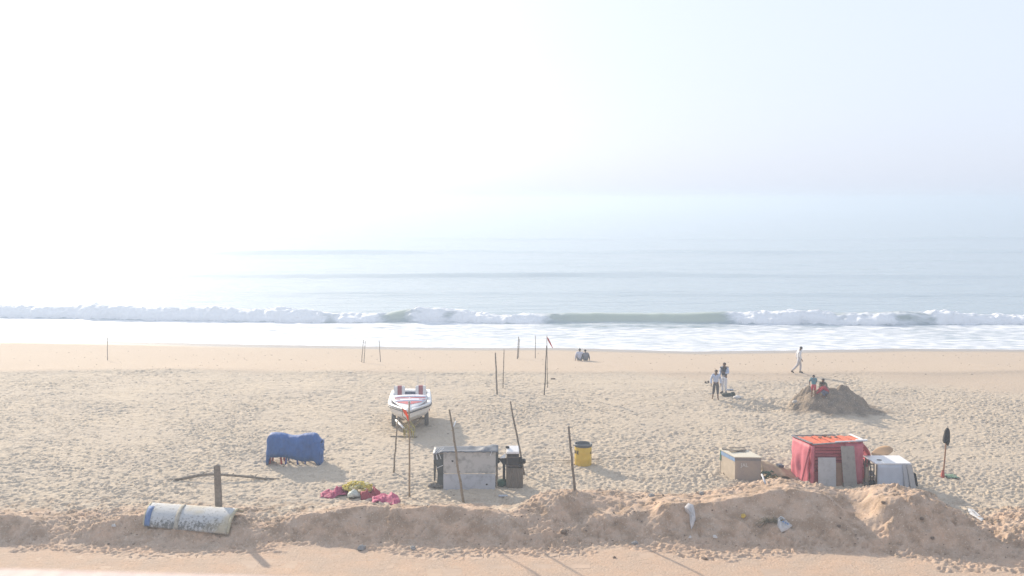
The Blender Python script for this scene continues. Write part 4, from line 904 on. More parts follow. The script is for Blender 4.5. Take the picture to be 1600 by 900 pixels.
    for k in range(4):
        x = P(1352.5+k*4.6, 750, 33.9).x; dk = M['steel'] if k % 2 else M['dark_wood']
        MB().tube([Vector((x, 33.9+.06*k, z0-.1)), Vector((x+.03, 34.05, z0+.45)), Vector((x+(.06 if k % 2 else -.02), 34.15, z0+.92-.1*(k == 3)))], .024, 6).build('leg', dk, q, smooth=True)
    for zz in (.25, .5, .78): MB().bar(Vector((P(1353, 750, 33.9).x, 34.0, z0+zz)), Vector((P(1366, 750, 33.9).x, 34.06, z0+zz-.05)), .03, .03).build('crossbar', M['steel'], q)
    MB().box(Vector((P(1362, 750, 34.0).x, 34.15, z0+.36)), (.30, .28, .03), (.5, .1, .2)).build('seat', M['grey_paint'], q)
    MB().sheet([[Vector((P(1352, 750, 33.8).x+.13*i, 33.8+.02*(i % 2), z0-.1+j*.2)) for i in range(2)] for j in range(5)]).build('side_slat', mat('beige_slat', (.42,.36,.28), .8, .2), q, solid=.02)
    for k, (px, r, c, lab) in enumerate(((1362, .13, 'black_cloth', 'dark sack on the sand under the folded chair'), (1354.5, .09, 'dirty_sack', 'small grey sack beside the foot of the pink hut'))):
        p = P(px, 757, 33.7); p.z = gz(p.x, p.y)+r*.6; o = MB().blob(p, (r*1.3, r, r), 10, 7, .2, 80+k).build('sack', bpy.data.materials[c], None, smooth=True, loc=p); tag(o, lab, 'sack')
    # white cloth covered table
    e = 33.35; z0 = gz(P(1395, 760, e).x, e)
    wt = mat('white_sheet', (.48,.52,.59), .7, .15, 2, .25, 12); wtop = mat('white_top', (.74,.74,.74), .5, .08)
    t = thing('covered_table', 'white cloth covered table right of the pink hut', 'table', (P(1395, 760, e).x, e+.4, z0))
    zt = P(1395, 724.5, e).z; xl = P(1369, 724, e).x; xr = P(1424, 724, e).x
    MB().hexa([Vector((xl-.02, e-.02, zt-.03)), Vector((xr, e-.02, zt-.03)), Vector((xr-.05, e+.95, zt+.0)), Vector((xl-.15, e+.95, zt+.0)), Vector((xl-.02, e-.02, zt+.02)), Vector((xr, e-.02, zt+.02)), Vector((xr-.05, e+.95, zt+.05)), Vector((xl-.15, e+.95, zt+.05))]).build('table_top', wtop, t, bevel=.012)
    rows = []
    for j in range(8):
        v = j/7; rows.append([Vector((xl+.05+(xr-xl-.08)*i/12 + .04*v*(.5-i/12), e-.01-.05*v+.02*math.sin(i*1.9)*v+.03*float(vnoise(np.array([i*.6]), np.array([v*3.]), 331)[0]), zt-.03+(z0-.08-zt)*v)) for i in range(13)])
    MB().sheet(rows).build('front_cloth', wt, t, smooth=True, solid=.012)
    MB().sheet([[Vector((xr-.02+.06*v, e+.02+.85*u, zt-.02+(z0-zt)*v)) for u in (0, .5, 1)] for v in (0, .5, 1)]).build('side_cloth', wt, t, smooth=True, solid=.012)
    for sx, sy in ((xl+.06, .05), (xr-.08, .05), (xl-.06, .85), (xr-.1, .85)): MB().bar((sx, e+sy, z0-.1), (sx, e+sy, zt-.03), .05, .05).build('leg', M['post'], t)
    for k, (px, w, m, lab) in enumerate(((1412, .16, gb, 'left narrow pale board leaning on the right of the white table'), (1419, .20, mat('beige_board', (.44,.43,.42), .85, .2, 4), 'right beige board leaning on the right of the white table'))):
        a = P(px, 760, e-.18-.03*k); zb = gz(a.x, a.y)-.06
        o = MB().hexa([Vector((a.x+dx+sh, a.y+dy+l, z)) for z, sh, l in ((zb, .08+.06*k, 0), (P(800, 726, e).z, -.02, .14)) for dx, dy in ((0, 0), (w, 0), (w, .025), (0, .025))]).build('board', m, None, loc=Vector((a.x, a.y, zb)), bevel=.004); tag(o, lab, 'board', 'boards leaning on the white table')
    a = P(1428, 757, e+.2); zb = gz(a.x, a.y)-.05
    o = MB().hexa([Vector((a.x+dx+sh, a.y+dy, z)) for z, sh in ((zb, .05), (zb+.58, -.07)) for dx, dy in ((-.10, 0), (.14, 0), (.12, .3), (-.10, .3))]).build('crate', M['black'], None, loc=Vector((a.x, a.y, zb)), bevel=.012); tag(o, 'black crate leaning at the right end of the white table', 'crate')
    p = P(1370, 719.5, e+.35); p.z = zt+.055; o = MB().bar(p, p+Vector((.16, -.05, 0)), .05, .02).build('tool', M['black'], None, loc=p); tag(o, 'small black tool lying on the white table top', 'tool')
    # tan curved sheet behind
    rows = []
    for j in range(7):
        v = j/3-1; r = []
        for i in range(13):
            q = i/6-1; half = max(.02, 1-abs(q)**2.2)**.75
            px = 1378.5+17*q+2.5*v*half; py = 706.3-2.2*q-9.6*v*half*(1 if v > 0 else .85)
            r.append(P(px, py, e+1.25+.32*v*half+.06*q*q))
        rows.append(r)
    o = MB().sheet(rows).build('tan_sheet', mat('tan_board', (.58,.41,.26), .8, .15, 3, .2, trans=.35), None, smooth=True, solid=.02, loc=(rows[0][6].x, rows[0][6].y, gz(rows[0][6].x, rows[0][6].y))); tag(o, 'curved tan sheet standing behind the white table', 'sheet')
    for px in (1370, 1386):
        a = P(px, 720, e+1.45); MB().bar((a.x, a.y, gz(a.x, a.y)-.1), P(px, 703, e+1.5), .03, .03).build('stake', M['post'], None if False else o)
hut()

# ------------------------------------------------------------------ folded umbrella
def umbrella():
    b = G(1473, 745); d = b.y; e = P(1480.5, 668.5, d); m = P(1478.3, 690, d)
    t = thing('folded_umbrella', 'folded black umbrella on a thin reddish pole at the right', 'umbrella', b)
    MB().tube([b-Vector((0, 0, .3)), b.lerp(m, .5)+Vector((.012, 0, 0)), m, e], [.034, .03, .027, .015], 7).build('pole', mat('reddish_pole', (.34,.19,.12), .6, .3, 8), t, smooth=True)
    ax = (e-m).normalized(); rows = []
    for k in range(9):
        f = k/8; c = m.lerp(e, f*1.0) + ax*(-.06*(1-f)); r = [.075,.115,.112,.105,.10,.092,.085,.068,.02][k]
        rows.append([c + Vector((math.cos(a*math.pi/6), math.sin(a*math.pi/6), 0))*r*(1+.16*(1 if a % 2 else -1)) + Vector((0, 0, -.10*(math.cos(a*math.pi/6) > .2)*(k == 0))) for a in range(13)])
    MB().sheet(rows).build('canopy', M['black'], t, smooth=True, solid=.01)
    MB().tube([e, e+ax*.08], .01, 6).build('ferrule', M['steel'], t)
    p = b+Vector((-.02, -.03, .14)); MB().lathe((b.x, b.y, b.z), [(.075, -.05), (.07, .1), (.045, .22), (.05, .26)], 10).build('base_sleeve', mat('red_sleeve', (.45,.12,.10), .7, .2), t, smooth=True)
    p = G(1486, 746); mb = MB(); gm = mat('green_rag', (.15,.24,.17), .8, .3, 8)
    rows = [[Vector((p.x+(i-4)*.055, p.y+(j-2)*.12+.03*math.sin(i*2+j), gz(p.x+(i-4)*.055, p.y+(j-2)*.12)+.02+.05*abs(math.sin(i*1.7+j*1.3)))) for i in range(9)] for j in range(5)]
    o = MB().sheet(rows).build('green_cloth', gm, None, smooth=True, solid=.012, loc=p); tag(o, 'green rag on the sand beside the umbrella pole', 'cloth')
umbrella()

# ------------------------------------------------------------------ cloth and flower heap
def heap():
    mg = mat('magenta_cloth', (.42,.07,.16), .75, .35, 5, .4, 12, trans=.1); rd = mat('crimson_cloth', (.34,.05,.08), .75, .4, 6, .4, 12); pk = mat('pink_cloth', (.50,.10,.20), .7, .3, 5, .4, 12, trans=.1)
    wh = mat('pale_green_bag', (.52,.56,.50), .6, .2, 5, .3)
    def cloth(px0, px1, pyf, pyb, h, m, name, lab, seed, cat='cloth', group='coloured cloths heaped on the bank', sh=0.0):
        rows = []; f0 = G((px0+px1)/2, pyf); fb = max(.5, (G((px0+px1)/2, pyb).y-f0.y))
        for j in range(11):
            v = j/10; r = []
            for i in range(19):
                u = i/18; x = P(px0+(px1-px0)*u, 775, f0.y).x + .05*math.sin(v*6+i); y = f0.y + fb*v*.9 + .12*math.sin(u*7+seed)+sh*(u-.5)
                prof = math.sin(math.pi*min(1, max(0, u*1.02)))**.6*math.sin(math.pi*min(1, v*.9+.05))**.6
                n_ = float(fbm(np.array([u*(px1-px0)*.09+seed]), np.array([v*3.0]), 340+seed, 3)[0])
                r.append(Vector((x, y, gz(x, y)-.03 + max(0, h*prof*(.65+2.2*n_)) + .10*prof*abs(math.sin(u*(px1-px0)*.42+v*5+2*n_)))))
            rows.append(r)
        o = MB().sheet(rows).build(name, m, None, smooth=True, solid=.015, loc=f0); tag(o, lab, cat, group)
    cloth(498, 546, 777, 767, .20, mg, 'cloth', 'magenta cloth trailing off the left end of the heap', 1, sh=.3)
    cloth(540, 565, 780, 771, .24, wh, 'plastic_sack', 'pale green white sack in the middle of the cloth heap', 2, 'sack', 'coloured cloths heaped on the bank')
    cloth(560, 592, 780, 769, .20, rd, 'cloth', 'dark crimson cloth between the pale sack and the pink cloth', 3)
    cloth(577, 622, 787, 774, .24, pk, 'cloth', 'bright pink cloth at the right end of the heap', 4, sh=-.2)
    ym = [mat('yellow_petal', (.62,.50,.10), .8, .2), mat('olive_petal', (.40,.36,.12), .8, .2), mat('cream_petal', (.66,.60,.34), .8, .2)]
    c = G(556, 773); t = thing('flower_garland', 'heap of yellow marigold garlands behind the pink cloth', 'flower garlands', c)
    for k in range(150):
        u = random.uniform(-1, 1); v = random.uniform(-1, 1)
        if u*u+v*v > 1: continue
        x = c.x+u*.60; y = c.y+.28+v*.34; z = gz(x, y)+ .36*(1-u*u)**.6*(1-v*v)**.5+.02
        mb = MB()
        for q in range(3): mb.blob((x+random.uniform(-.05, .05), y+random.uniform(-.05, .05), z+random.uniform(-.06, .03)), (.055, .055, .04), 6, 4, .35, k*3+q)
        mb.build('flower', ym[0 if random.random() < .55 else random.randint(1, 2)], t)
heap()

# ------------------------------------------------------------------ litter on the bank
def bag(name, label, pts, m, cat='bag', depth=.10):
    """a limp bag lying on the slope: outline in photo pixels, puffed up"""
    g = [G(*p) for p in pts]; c = sum(g, Vector())/len(g); mb = MB(); rows = []
    nrm = Vector((0, -.6, .8))
    for s, h in ((1.0, .0), (.93, .35), (.7, .8), (.4, 1.0), (.12, .9)):
        r = []
        for i, p in enumerate(g+[g[0]]):
            r.append(c + (p-c)*s + nrm*(depth*h*(.8+.4*math.sin(i*2.3+s*6)) + .01))
        rows.append(r)
    mb.sheet(rows); k = len(mb.v); mb.v.append(c+nrm*depth*.9); n_ = len(g)+1
    for i in range(n_-1): mb.f.append((k-n_+i, k-n_+i+1, k))
    o = mb.build(name, m, None, smooth=True, loc=c); tag(o, label, cat); return o
wp = mat('white_plastic_bag', (.66,.66,.66), .4, .25, 9, .5, 20, trans=.15)
bag('white_sack', 'limp white sack hanging down the middle of the sand bank', [(1069,793),(1075,787),(1083,789),(1086,800),(1087,812),(1083,822),(1080,828),(1078,818),(1077,806),(1071,799)], mat('grey_white_sack', (.58,.56,.55), .7, .25, 7, .5, 14), 'sack', .13)
o = bag('plastic_bag', 'white plastic bag with faint blue print beside the dead plant', [(1213,812),(1219,808),(1225,811),(1238,822),(1231,828),(1221,833),(1215,824)], wp, 'bag', .15)
c = G(1225, 822); p = c + Vector((0, -.13, .14))
for k in range(3):
    q = MB().box(p+Vector((-.07+.07*k, -.02*k, .05-.03*k)), (.06, .012, .05), (-.7, .2, .3)).build('print_mark', mat('blue_print', (.16,.26,.46), .6, .2), None); q.parent = o; q.location = Vector((0,0,0))-o.location
bag('paper_sheet', 'crumpled white paper on the right end of the sand bank', [(1511,794),(1520,796),(1527,802),(1537,811),(1534,815),(1525,809),(1514,803)], wp, 'paper', .05)
bag('yellow_wrapper', 'small yellow wrapper on the sand bank face', [(1158,804),(1163,803),(1166,807),(1162,811),(1158,809)], mat('yellow_foil', (.60,.42,.08), .5, .3), 'wrapper', .05)
bag('white_wrapper', 'small white wrapper stuck in the left part of the bank', [(175,820),(180,819),(182,823),(178,825),(174,823)], wp, 'wrapper', .05)
def stone(px, py, r, m, lab, k, cat='stone', name='stone'):
    p = G(px, py); p.z += r*.3; o = MB().blob(p, (r*1.2, r, r*.75), 9, 6, .22, 500+k, (0, 0, k)).build(name, m, None, loc=p); tag(o, lab, cat, None)
ws = mat('pale_stone', (.58,.57,.56), .9, .2, 8); ds = mat('dark_clod', (.17,.13,.10), .95, .3, 8, .3); gs = mat('grey_stone', (.28,.28,.28), .9, .3, 8, .3)
stone(1078, 840, .06, ws, 'small pale stone below the hanging white sack', 1)
stone(1117, 840, .07, ws, 'round white stone on the lower bank right of the white sack', 2)
stone(992, 850, .09, gs, 'grey lump at the foot of the bank left of the sack', 3)
stone(565, 858, .13, gs, 'larger grey stone at the bank foot below the cloth heap', 4)
stone(645, 858, .09, gs, 'small grey stone at the bank foot right of the larger stone', 5)
stone(881, 833, .10, ds, 'dark clod of earth on the path through the bank', 6, 'clod', 'clod')
stone(1018, 776, .10, gs, 'flat grey stone on top of the bank left of the white sack', 7)
stone(1096, 772, .09, gs, 'grey stone on top of the bank above the white sack', 8)
stone(1440, 811, .06, ds, 'dark clod high on the right mound face', 9, 'clod', 'clod')
stone(1457, 842, .06, ds, 'dark clod low on the right mound face', 10, 'clod', 'clod')
stone(1311, 823, .06, ds, 'dark clod left of the right mound', 11, 'clod', 'clod')
stone(1380, 786, .06, ds, 'dark clod at the top of the right mound', 12, 'clod', 'clod')
stone(960, 872, .05, ds, 'dark clod on the trodden sand below the bank', 13, 'clod', 'clod')
stone(1103, 874, .05, ds, 'dark clod on the promenade sand below the white stone', 14, 'clod', 'clod')
# scattered crumbs of earth on the bank and bits on the beach: nobody could count them
def crumbs():
    mb = MB()
    for k in range(600):
        x = random.uniform(-18, 18.5); f = float(np.interp(x, _xs, _BT[0])); c = float(np.interp(x, _xs, _BT[3])); y = random.uniform(f-.5, c+.6)
        r = random.choice([.012, .015, .018, .022, .034 if random.random() < .25 else .02]); mb.blob((x, y, gz(x, y)+r*.2), (r*1.3, r, r*.8), 5, 3, .3, k)
    o = mb.build('earth_crumbs', ds, None); tag(o, kind='stuff')
    mb = MB()
    for k in range(700):
        y = random.uniform(32, 74)**1.0; x = random.uniform(-.6, .6)*y; r = random.uniform(.012, .035)
        mb.blob((x, y, gz(x, y)+.01), (r*random.uniform(1, 2.4), r, r*.5), 5, 3, .3, k)
    o = mb.build('beach_debris', ds, None); tag(o, kind='stuff')
crumbs()
# dead plant
p = G(1201, 817); t = thing('dead_plant', 'dry grey weed drooping on the bank beside the plastic bag', 'plant', p); wm = mat('dry_weed', (.20,.185,.14), .9, .3, 9)
for k in range(46):
    a = random.uniform(-.3, 3.4); L_ = random.uniform(.25, .6); q = p+Vector((random.uniform(-.1, .25), random.uniform(-.05, .1), 0)); e = Vector((-math.cos(a)*L_, -.15*L_, math.sin(a)*L_*.55))
    MB().tube([q, q+e*.5+Vector((0, -.04, .07)), q+e+Vector((0, -.06, -.12))], [.012, .010, .004], 4).build('stalk', wm, t)

# ------------------------------------------------------------------ people
def skin_mesh(nodes, edges, root, sub=1):
    """nodes: {name: (Vector, radius or (rx, ry))} -> a mesh grown along the edges"""
    keys = list(nodes); idx = {k: i for i, k in enumerate(keys)}
    me = bpy.data.meshes.new('body'); me.from_pydata([tuple(nodes[k][0]) for k in keys], [(idx[a], idx[b]) for a, b in edges], [])
    bm = bmesh.new(); bm.from_mesh(me); ly = bm.verts.layers.skin.verify(); bm.verts.ensure_lookup_table()
    for k in keys:
        r = nodes[k][1]; v = bm.verts[idx[k]]; v[ly].radius = r if isinstance(r, tuple) else (r, r); v[ly].use_root = (k == root)
    bm.to_mesh(me); bm.free()
    o = bpy.data.objects.new('body', me); COL.objects.link(o)
    s = o.modifiers.new('skin', 'SKIN'); s.use_smooth_shade = True
    u = o.modifiers.new('sub', 'SUBSURF'); u.levels = sub; u.render_levels = sub
    bpy.context.view_layer.update()
    m2 = bpy.data.meshes.new_from_object(o.evaluated_get(bpy.context.evaluated_depsgraph_get())); bpy.data.objects.remove(o); bpy.data.meshes.remove(me)
    return m2
def part(me, name, m, parent):
    me.materials.clear(); me.materials.append(m); me.polygons.foreach_set('use_smooth', [True]*len(me.polygons))
    o = bpy.data.objects.new(name, me); COL.objects.link(o); o.parent = parent; ORG[o.name] = ORG[parent.name].copy(); return o
STAND = dict(pel=(0,0,.94), spi=(0,-.01,1.12), che=(0,0,1.30), nec=(0,.01,1.46), hb=(0,.02,1.545), hd=(0,.025,1.60), ht=(0,.01,1.665),
    sl=(-.185,0,1.40), el=(-.25,-.03,1.13), wl=(-.26,.04,.89), sr=(.185,0,1.40), er=(.25,-.03,1.13), wr=(.26,.04,.89),
    hl=(-.09,0,.90), kl=(-.10,.02,.49), al=(-.11,-.03,.09), tl=(-.13,.13,.03), hr=(.09,0,.90), kr=(.10,.02,.49), ar=(.11,-.03,.09), tr=(.13,.13,.03))
def person(label, base, H, face, pose, top, bottom, sleeves='long', hem=.0, lower=True, leg_to='ankle', shoes=None, group=None, vest=None, girth=1.0, kurta=False):
    """face: heading in degrees, 0 looks away from the camera, 180 towards it, 90 to photo right"""
    s = H/1.70; a = math.radians(face); R = Matrix.Rotation(-a, 3, 'Z')
    J = {k: R @ (Vector(v)*s) for k, v in {**STAND, **pose}.items()}
    t = thing('person', label, 'person', base, group)
    fwd = R @ Vector((0, 1, 0)); lat = R @ Vector((1, 0, 0)); g = girth
    rad = dict(pel=(.135*g,.105*g), spi=(.125*g,.095*g), che=(.145*g,.105*g), nec=.052, hb=.066, hd=.082, ht=.062, sl=.062, el=.043, wl=.030, sr=.062, er=.043, wr=.030, hl=.088, kl=.056, al=.040, tl=.036, hr=.088, kr=.056, ar=.040, tr=.036)
    nd = {k: (J[k], tuple(q*s for q in r) if isinstance(r, tuple) else r*s) for k, r in rad.items()}
    ed = [('pel','spi'),('spi','che'),('che','nec'),('nec','hb'),('hb','hd'),('hd','ht'),('che','sl'),('sl','el'),('el','wl'),('che','sr'),('sr','er'),('er','wr'),('pel','hl'),('hl','kl'),('kl','al'),('al','tl'),('pel','hr'),('hr','kr'),('kr','ar'),('ar','tr')]
    # face: nose, and ears
    hup = (J['ht']-J['hb']).normalized(); hf = (fwd - hup*fwd.dot(hup)).normalized(); hl = hf.cross(hup)
    nd['nose'] = (J['hd']+hf*.105*s-hup*.012*s, .013*s); ed.append(('hd', 'nose'))
    nd['chin'] = (J['hb']+hf*.050*s-hup*.02*s, .032*s); ed.append(('hb', 'chin'))
    for k, sg in (('earl', -1), ('earr', 1)): nd[k] = (J['hd']+hl*sg*.088*s-hup*.01*s, .014*s); ed.append(('hd', k))
    # hands: palm, four fingers and a thumb
    for w, e, sg in (('wl', 'el', -1), ('wr', 'er', 1)):
        d = (J[w]-J[e]).normalized(); side = d.cross(lat).normalized() if abs(d.dot(lat)) < .9 else fwd; inn = -lat*sg
        pm = 'p'+w; nd[pm] = (J[w]+d*.075*s, (.034*s, .018*s)); ed.append((w, pm))
        for q, (o_, L_) in enumerate(((-.030, .070), (-.010, .080), (.010, .075), (.030, .058))):
            k1, k2 = f'f{w}{q}', f'g{w}{q}'; c = nd[pm][0]+side*o_*s
            nd[k1] = (c+d*L_*.55*s, .0095*s); nd[k2] = (c+d*L_*.95*s+inn*.022*s, .008*s); ed += [(pm, k1), (k1, k2)]
        nd['t'+w] = (J[w]+d*.035*s+fwd*.034*s, .011*s); nd['u'+w] = (J[w]+d*.075*s+fwd*.052*s+inn*.012*s, .0095*s); ed += [(w, 't'+w), ('t'+w, 'u'+w)]
    body = part(skin_mesh(nd, ed, 'pel'), 'body', M['skin'], t)
    O = Vector(base)
    hp = MB(); c = J['hd']+hup*.022*s-hf*.018*s+O
    hp.blob(c, (.094*s, .098*s, .088*s), 14, 9, .05, len(label)); hp.v = [v if (v-c).dot(hf) < .045*s or (v-c).dot(hup) > .03*s else c+(v-c)*.72 for v in hp.v]
    hp.build('hair', M['hair'], t, smooth=True)
    for sg in (-1, 1): MB().blob(J['hd']+O+hf*.079*s+hl*sg*.031*s+hup*.012*s, (.011*s, .008*s, .008*s), 6, 4).build('eye', M['hair'], t)
    MB().bar(J['hb']+O+hf*.072*s-hl*.022*s+hup*.006*s, J['hb']+O+hf*.072*s+hl*.022*s+hup*.006*s, .008*s, .008*s).build('mouth', mat('lips', (.16,.06,.05), .6, .1) if 'lips' not in bpy.data.materials else bpy.data.materials['lips'], t)
    # trousers
    if lower:
        tn = {}; te = []
        gr = lambda r, x=.016: tuple(q*s*1.06+x*s for q in r) if isinstance(r, tuple) else r*s*1.10+x*s
        tn['pel'] = (J['pel'], gr(rad['pel'])); tn['wst'] = (J['pel'].lerp(J['spi'], .45), gr(rad['spi'], .010)); te.append(('pel', 'wst'))
        for q in 'lr':
            tn['h'+q] = (J['h'+q], gr(rad['h'+q])); tn['k'+q] = (J['k'+q], gr(rad['k'+q], .018)); te += [('pel', 'h'+q), ('h'+q, 'k'+q)]
            if leg_to != 'knee':
                f = .97 if leg_to == 'ankle' else .5
                tn['a'+q] = (J['k'+q].lerp(J['a'+q], f), gr(rad['a'+q], .022)); te.append(('k'+q, 'a'+q))
        part(skin_mesh(tn, te, 'pel'), 'trousers', bottom, t)
    # shirt
    gs = lambda r, x=.022: tuple(q*s*1.05+x*s for q in r) if isinstance(r, tuple) else r*s*1.12+x*s*.8
    sn = {'spi': (J['spi'], gs(rad['spi'])), 'che': (J['che'], gs(rad['che'])), 'pel': (J['pel']+(J['pel']-J['spi'])*.15, gs(rad['pel'], .026)), 'nec': (J['che'].lerp(J['nec'], .55), .066*s)}
    se = [('pel','spi'),('spi','che'),('che','nec')]
    if kurta: sn['low'] = (J['pel']+Vector((0, 0, -.30*s)), gs(rad['pel'], .045)); se.append(('pel', 'low'))
    for q in 'lr':
        sn['s'+q] = (J['s'+q], gs(.062)); sn['e'+q] = (J['e'+q], gs(.046)) ; se += [('che','s'+q), ('s'+q,'e'+q)]
        if sleeves == 'long': sn['w'+q] = (J['e'+q].lerp(J['w'+q], .92), gs(.034)); se.append(('e'+q, 'w'+q))
    part(skin_mesh(sn, se, 'che'), 'shirt', top, t)
    if vest:
        vn = {'pel': (J['pel']+(J['spi']-J['pel'])*.1, gs(rad['pel'], .045)), 'spi': (J['spi'], gs(rad['spi'], .042)), 'che': (J['che'], gs(rad['che'], .040)), 'nec': (J['che'].lerp(J['nec'], .5), .085*s)}
        part(skin_mesh(vn, [('pel','spi'),('spi','che'),('che','nec')], 'che'), 'vest', vest, t)
    if shoes:
        for q in 'lr': MB().tube([J['a'+q]+O-fwd*.05*s-Vector((0,0,.03*s)), J['a'+q].lerp(J['t'+q], .5)+O, J['t'+q]+O+fwd*.03*s], [.045*s, .05*s, .036*s], 8).build('shoe', shoes, t, smooth=True)
    return t
lb = mat('light_blue_cotton', (.44,.50,.63), .85, .12, 6); dkc = mat('dark_trouser', (.075,.072,.075), .9, .2, 6); wc = mat('white_cotton', (.62,.63,.66), .85, .08, 5); nav = mat('navy_vest', (.04,.05,.07), .85, .2, 6)
teal = mat('teal_cotton', (.07,.22,.25), .85, .3, 3, col2=(.12,.14,.17)); redc = mat('red_cotton', (.36,.04,.06), .85, .25, 5); olive = mat('olive_cotton', (.17,.17,.13), .85, .2, 5); greyc = mat('grey_cotton', (.17,.17,.20), .85, .2, 5); shoe = mat('shoe_leather', (.05,.04,.035), .6, .2)
g = G(1118, 624)
person('person in pale blue shirt and dark rolled trousers walking barefoot', g, 1.66, 185, dict(kl=(-.10,.07,.49), al=(-.12,.10,.09), tl=(-.14,.25,.03), kr=(.12,.05,.49), ar=(.15,-.12,.10), tr=(.19,.02,.03), el=(-.26,-.06,1.13), wl=(-.27,.03,.88), er=(.27,-.05,1.12), wr=(.27,.08,.88)), lb, dkc, leg_to='mid', hem=.1)
g = G(1131, 615)
person('person in dark vest over pale sleeves and white trousers standing behind', g, 1.78, 222, dict(er=(.26,-.02,1.14), wr=(.16,.16,1.02), el=(-.27,.06,1.15), wl=(-.13,.22,1.20)), lb, wc, vest=nav, shoes=shoe)
g = G(1248, 583)
person('person in loose white shirt and pale trousers walking to the right', g, 1.74, 95, dict(hb=(0,.07,1.53), hd=(0,.105,1.575), ht=(0,.12,1.64), nec=(0,.04,1.45), kl=(-.09,.12,.50), al=(-.09,.10,.09), tl=(-.10,.25,.03), kr=(.09,-.12,.50), ar=(.10,-.44,.17), tr=(.10,-.36,.04), el=(-.24,-.10,1.14), wl=(-.22,-.08,.90), er=(.24,.0,1.13), wr=(.23,.10,.90)), wc, mat('pale_trouser', (.46,.44,.45), .85, .1), shoes=shoe, kurta=True, girth=1.1)
SIT = dict(pel=(0,0,.12), spi=(0,.03,.30), che=(0,.08,.48), nec=(0,.12,.64), hb=(0,.14,.72), hd=(0,.15,.78), ht=(0,.14,.845), sl=(-.185,.08,.58), el=(-.26,.20,.36), wl=(-.15,.38,.42), sr=(.185,.08,.58), er=(.26,.20,.36), wr=(.15,.38,.42),
    hl=(-.10,.03,.12), kl=(-.22,.36,.42), al=(-.12,.52,.09), tl=(-.13,.66,.03), hr=(.10,.03,.12), kr=(.22,.36,.42), ar=(.12,.52,.09), tr=(.13,.66,.03))
g = G(905.5, 564); g0 = g.copy()
person('person in pale shirt sitting on the sand facing the sea, left of a pair', g, 1.78, 8, {**SIT, 'er': (.30,.10,.40), 'wr': (.42,.10,.44), 'el': (-.27,.06,.32), 'wl': (-.30,.16,.08)}, mat('pale_lilac_cotton', (.46,.48,.58), .85, .1), greyc, group='couple sitting at the water')
g = Vector((g0.x+.46, g0.y-.02, 0)); g.z = gz(g.x, g.y)
person('person wrapped in dark grey sitting on the sand, right of a pair', g, 1.62, -8, {**SIT, 'er': (.30,.16,.30), 'wr': (.34,.24,.10), 'hd': (-.02,.15,.78)}, greyc, mat('slate_cotton', (.15,.17,.19), .85, .2), group='couple sitting at the water', girth=1.25)
# children on the dug heap
def onheap(px, d): x = gx(px, d, 10.5); return Vector((x, d, gz(x, d)-.03))
g = onheap(1270.5, 45.95)
person('child in teal top and red shorts bending over the sand heap', g, 1.28, 10, dict(pel=(0,-.06,.86), spi=(0,.03,1.05), che=(0,.15,1.20), nec=(.01,.26,1.32), hb=(.02,.32,1.38), hd=(.03,.37,1.41), ht=(.04,.42,1.45), sl=(-.18,.18,1.27), el=(-.24,.30,1.05), wl=(-.20,.42,.86), sr=(.18,.18,1.27), er=(.22,.32,1.05), wr=(.18,.44,.86), hl=(-.09,-.05,.82), hr=(.09,-.05,.82)), teal, mat('red_shorts', (.46,.09,.11), .85, .2), sleeves='short', leg_to='knee', group='children digging on the heap')
CR = dict(pel=(0,-.05,.30), spi=(0,.05,.46), che=(0,.18,.60), nec=(0,.28,.72), hb=(0,.33,.79), hd=(0,.36,.84), ht=(0,.38,.90), sl=(-.17,.20,.66), el=(-.22,.42,.52), wl=(-.14,.60,.40), sr=(.17,.20,.66), er=(.22,.42,.50), wr=(.14,.60,.36),
    hl=(-.10,-.02,.30), kl=(-.17,.36,.46), al=(-.14,.10,.09), tl=(-.15,.24,.03), hr=(.10,-.02,.30), kr=(.17,.36,.46), ar=(.14,.10,.09), tr=(.15,.24,.03))
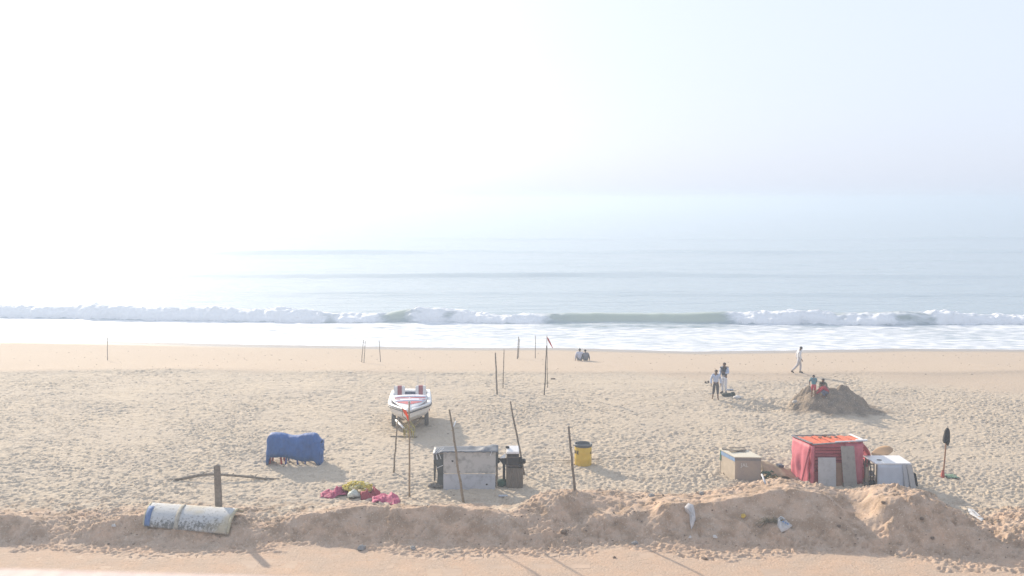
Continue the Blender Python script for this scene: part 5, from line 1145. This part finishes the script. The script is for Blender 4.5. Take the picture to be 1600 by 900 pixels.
g = onheap(1292, 45.85)
person('child in dark red top crouching and reaching left on the sand heap', g, 1.42, -68, {**CR, 'el': (-.24,.40,.44), 'wl': (-.16,.66,.22)}, redc, mat('blue_grey_trouser', (.12,.13,.19), .85, .2), group='children digging on the heap')
g = onheap(1283, 46.7); g.z -= .26
person('child in olive cap and shirt half hidden behind the sand heap', g, 1.40, 185, CR, olive, dkc, group='children digging on the heap')
o = bpy.context.scene.objects[-1]
# things lying near the standing pair
def lump(name, lab, px, py, r, m, cat, seed, z=.5):
    p = G(px, py); p.z += r[2]*z; o = MB().blob(p, r, 14, 9, .16, seed).build(name, m, None, smooth=True, loc=p); tag(o, lab, cat); return o
lump('bundle', 'dark green black bundle lying at the feet of the person in the vest', 1137, 619, (.34, .2, .12), mat('dark_green_cloth', (.035,.05,.045), .9, .3, 6, .3), 'bundle', 91)
lump('bundle', 'smaller dark bundle right of the larger one by the standing pair', 1144.5, 618, (.16, .15, .13), bpy.data.materials['dark_green_cloth'], 'bundle', 92)
lump('plastic_bag', 'white plastic bag on the sand right of the dark bundles', 1152, 623, (.21, .16, .12), wp, 'bag', 93)
lump('folded_cloth', 'flat blue grey cloth on the sand behind the dark bundles', 1140.5, 609.5, (.22, .16, .05), mat('blue_grey_cloth', (.24,.27,.32), .85, .2, 5), 'cloth', 94)
lump('slipper', 'left of two dark slippers left of the walking person in blue', 1102.5, 598.5, (.06, .12, .08), shoe, 'slipper', 95)
lump('slipper', 'right of two dark slippers left of the walking person in blue', 1106.5, 598, (.06, .12, .08), shoe, 'slipper', 96)
lump('paper_scrap', 'white paper scrap on the sand between the pair and the heap', 1190.5, 625, (.08, .06, .06), wp, 'paper', 97)
lump('cloth_scrap', 'pale cloth at the left foot of the dug sand heap', 1243, 629.5, (.17, .14, .10), mat('pale_rag', (.48,.46,.43), .85, .2, 6, .4), 'cloth', 98)
lump('driftwood_lump', 'dark lump of seaweed on the sand right of the leaning poles', 864, 592.5, (.16, .10, .05), ds, 'seaweed', 99)
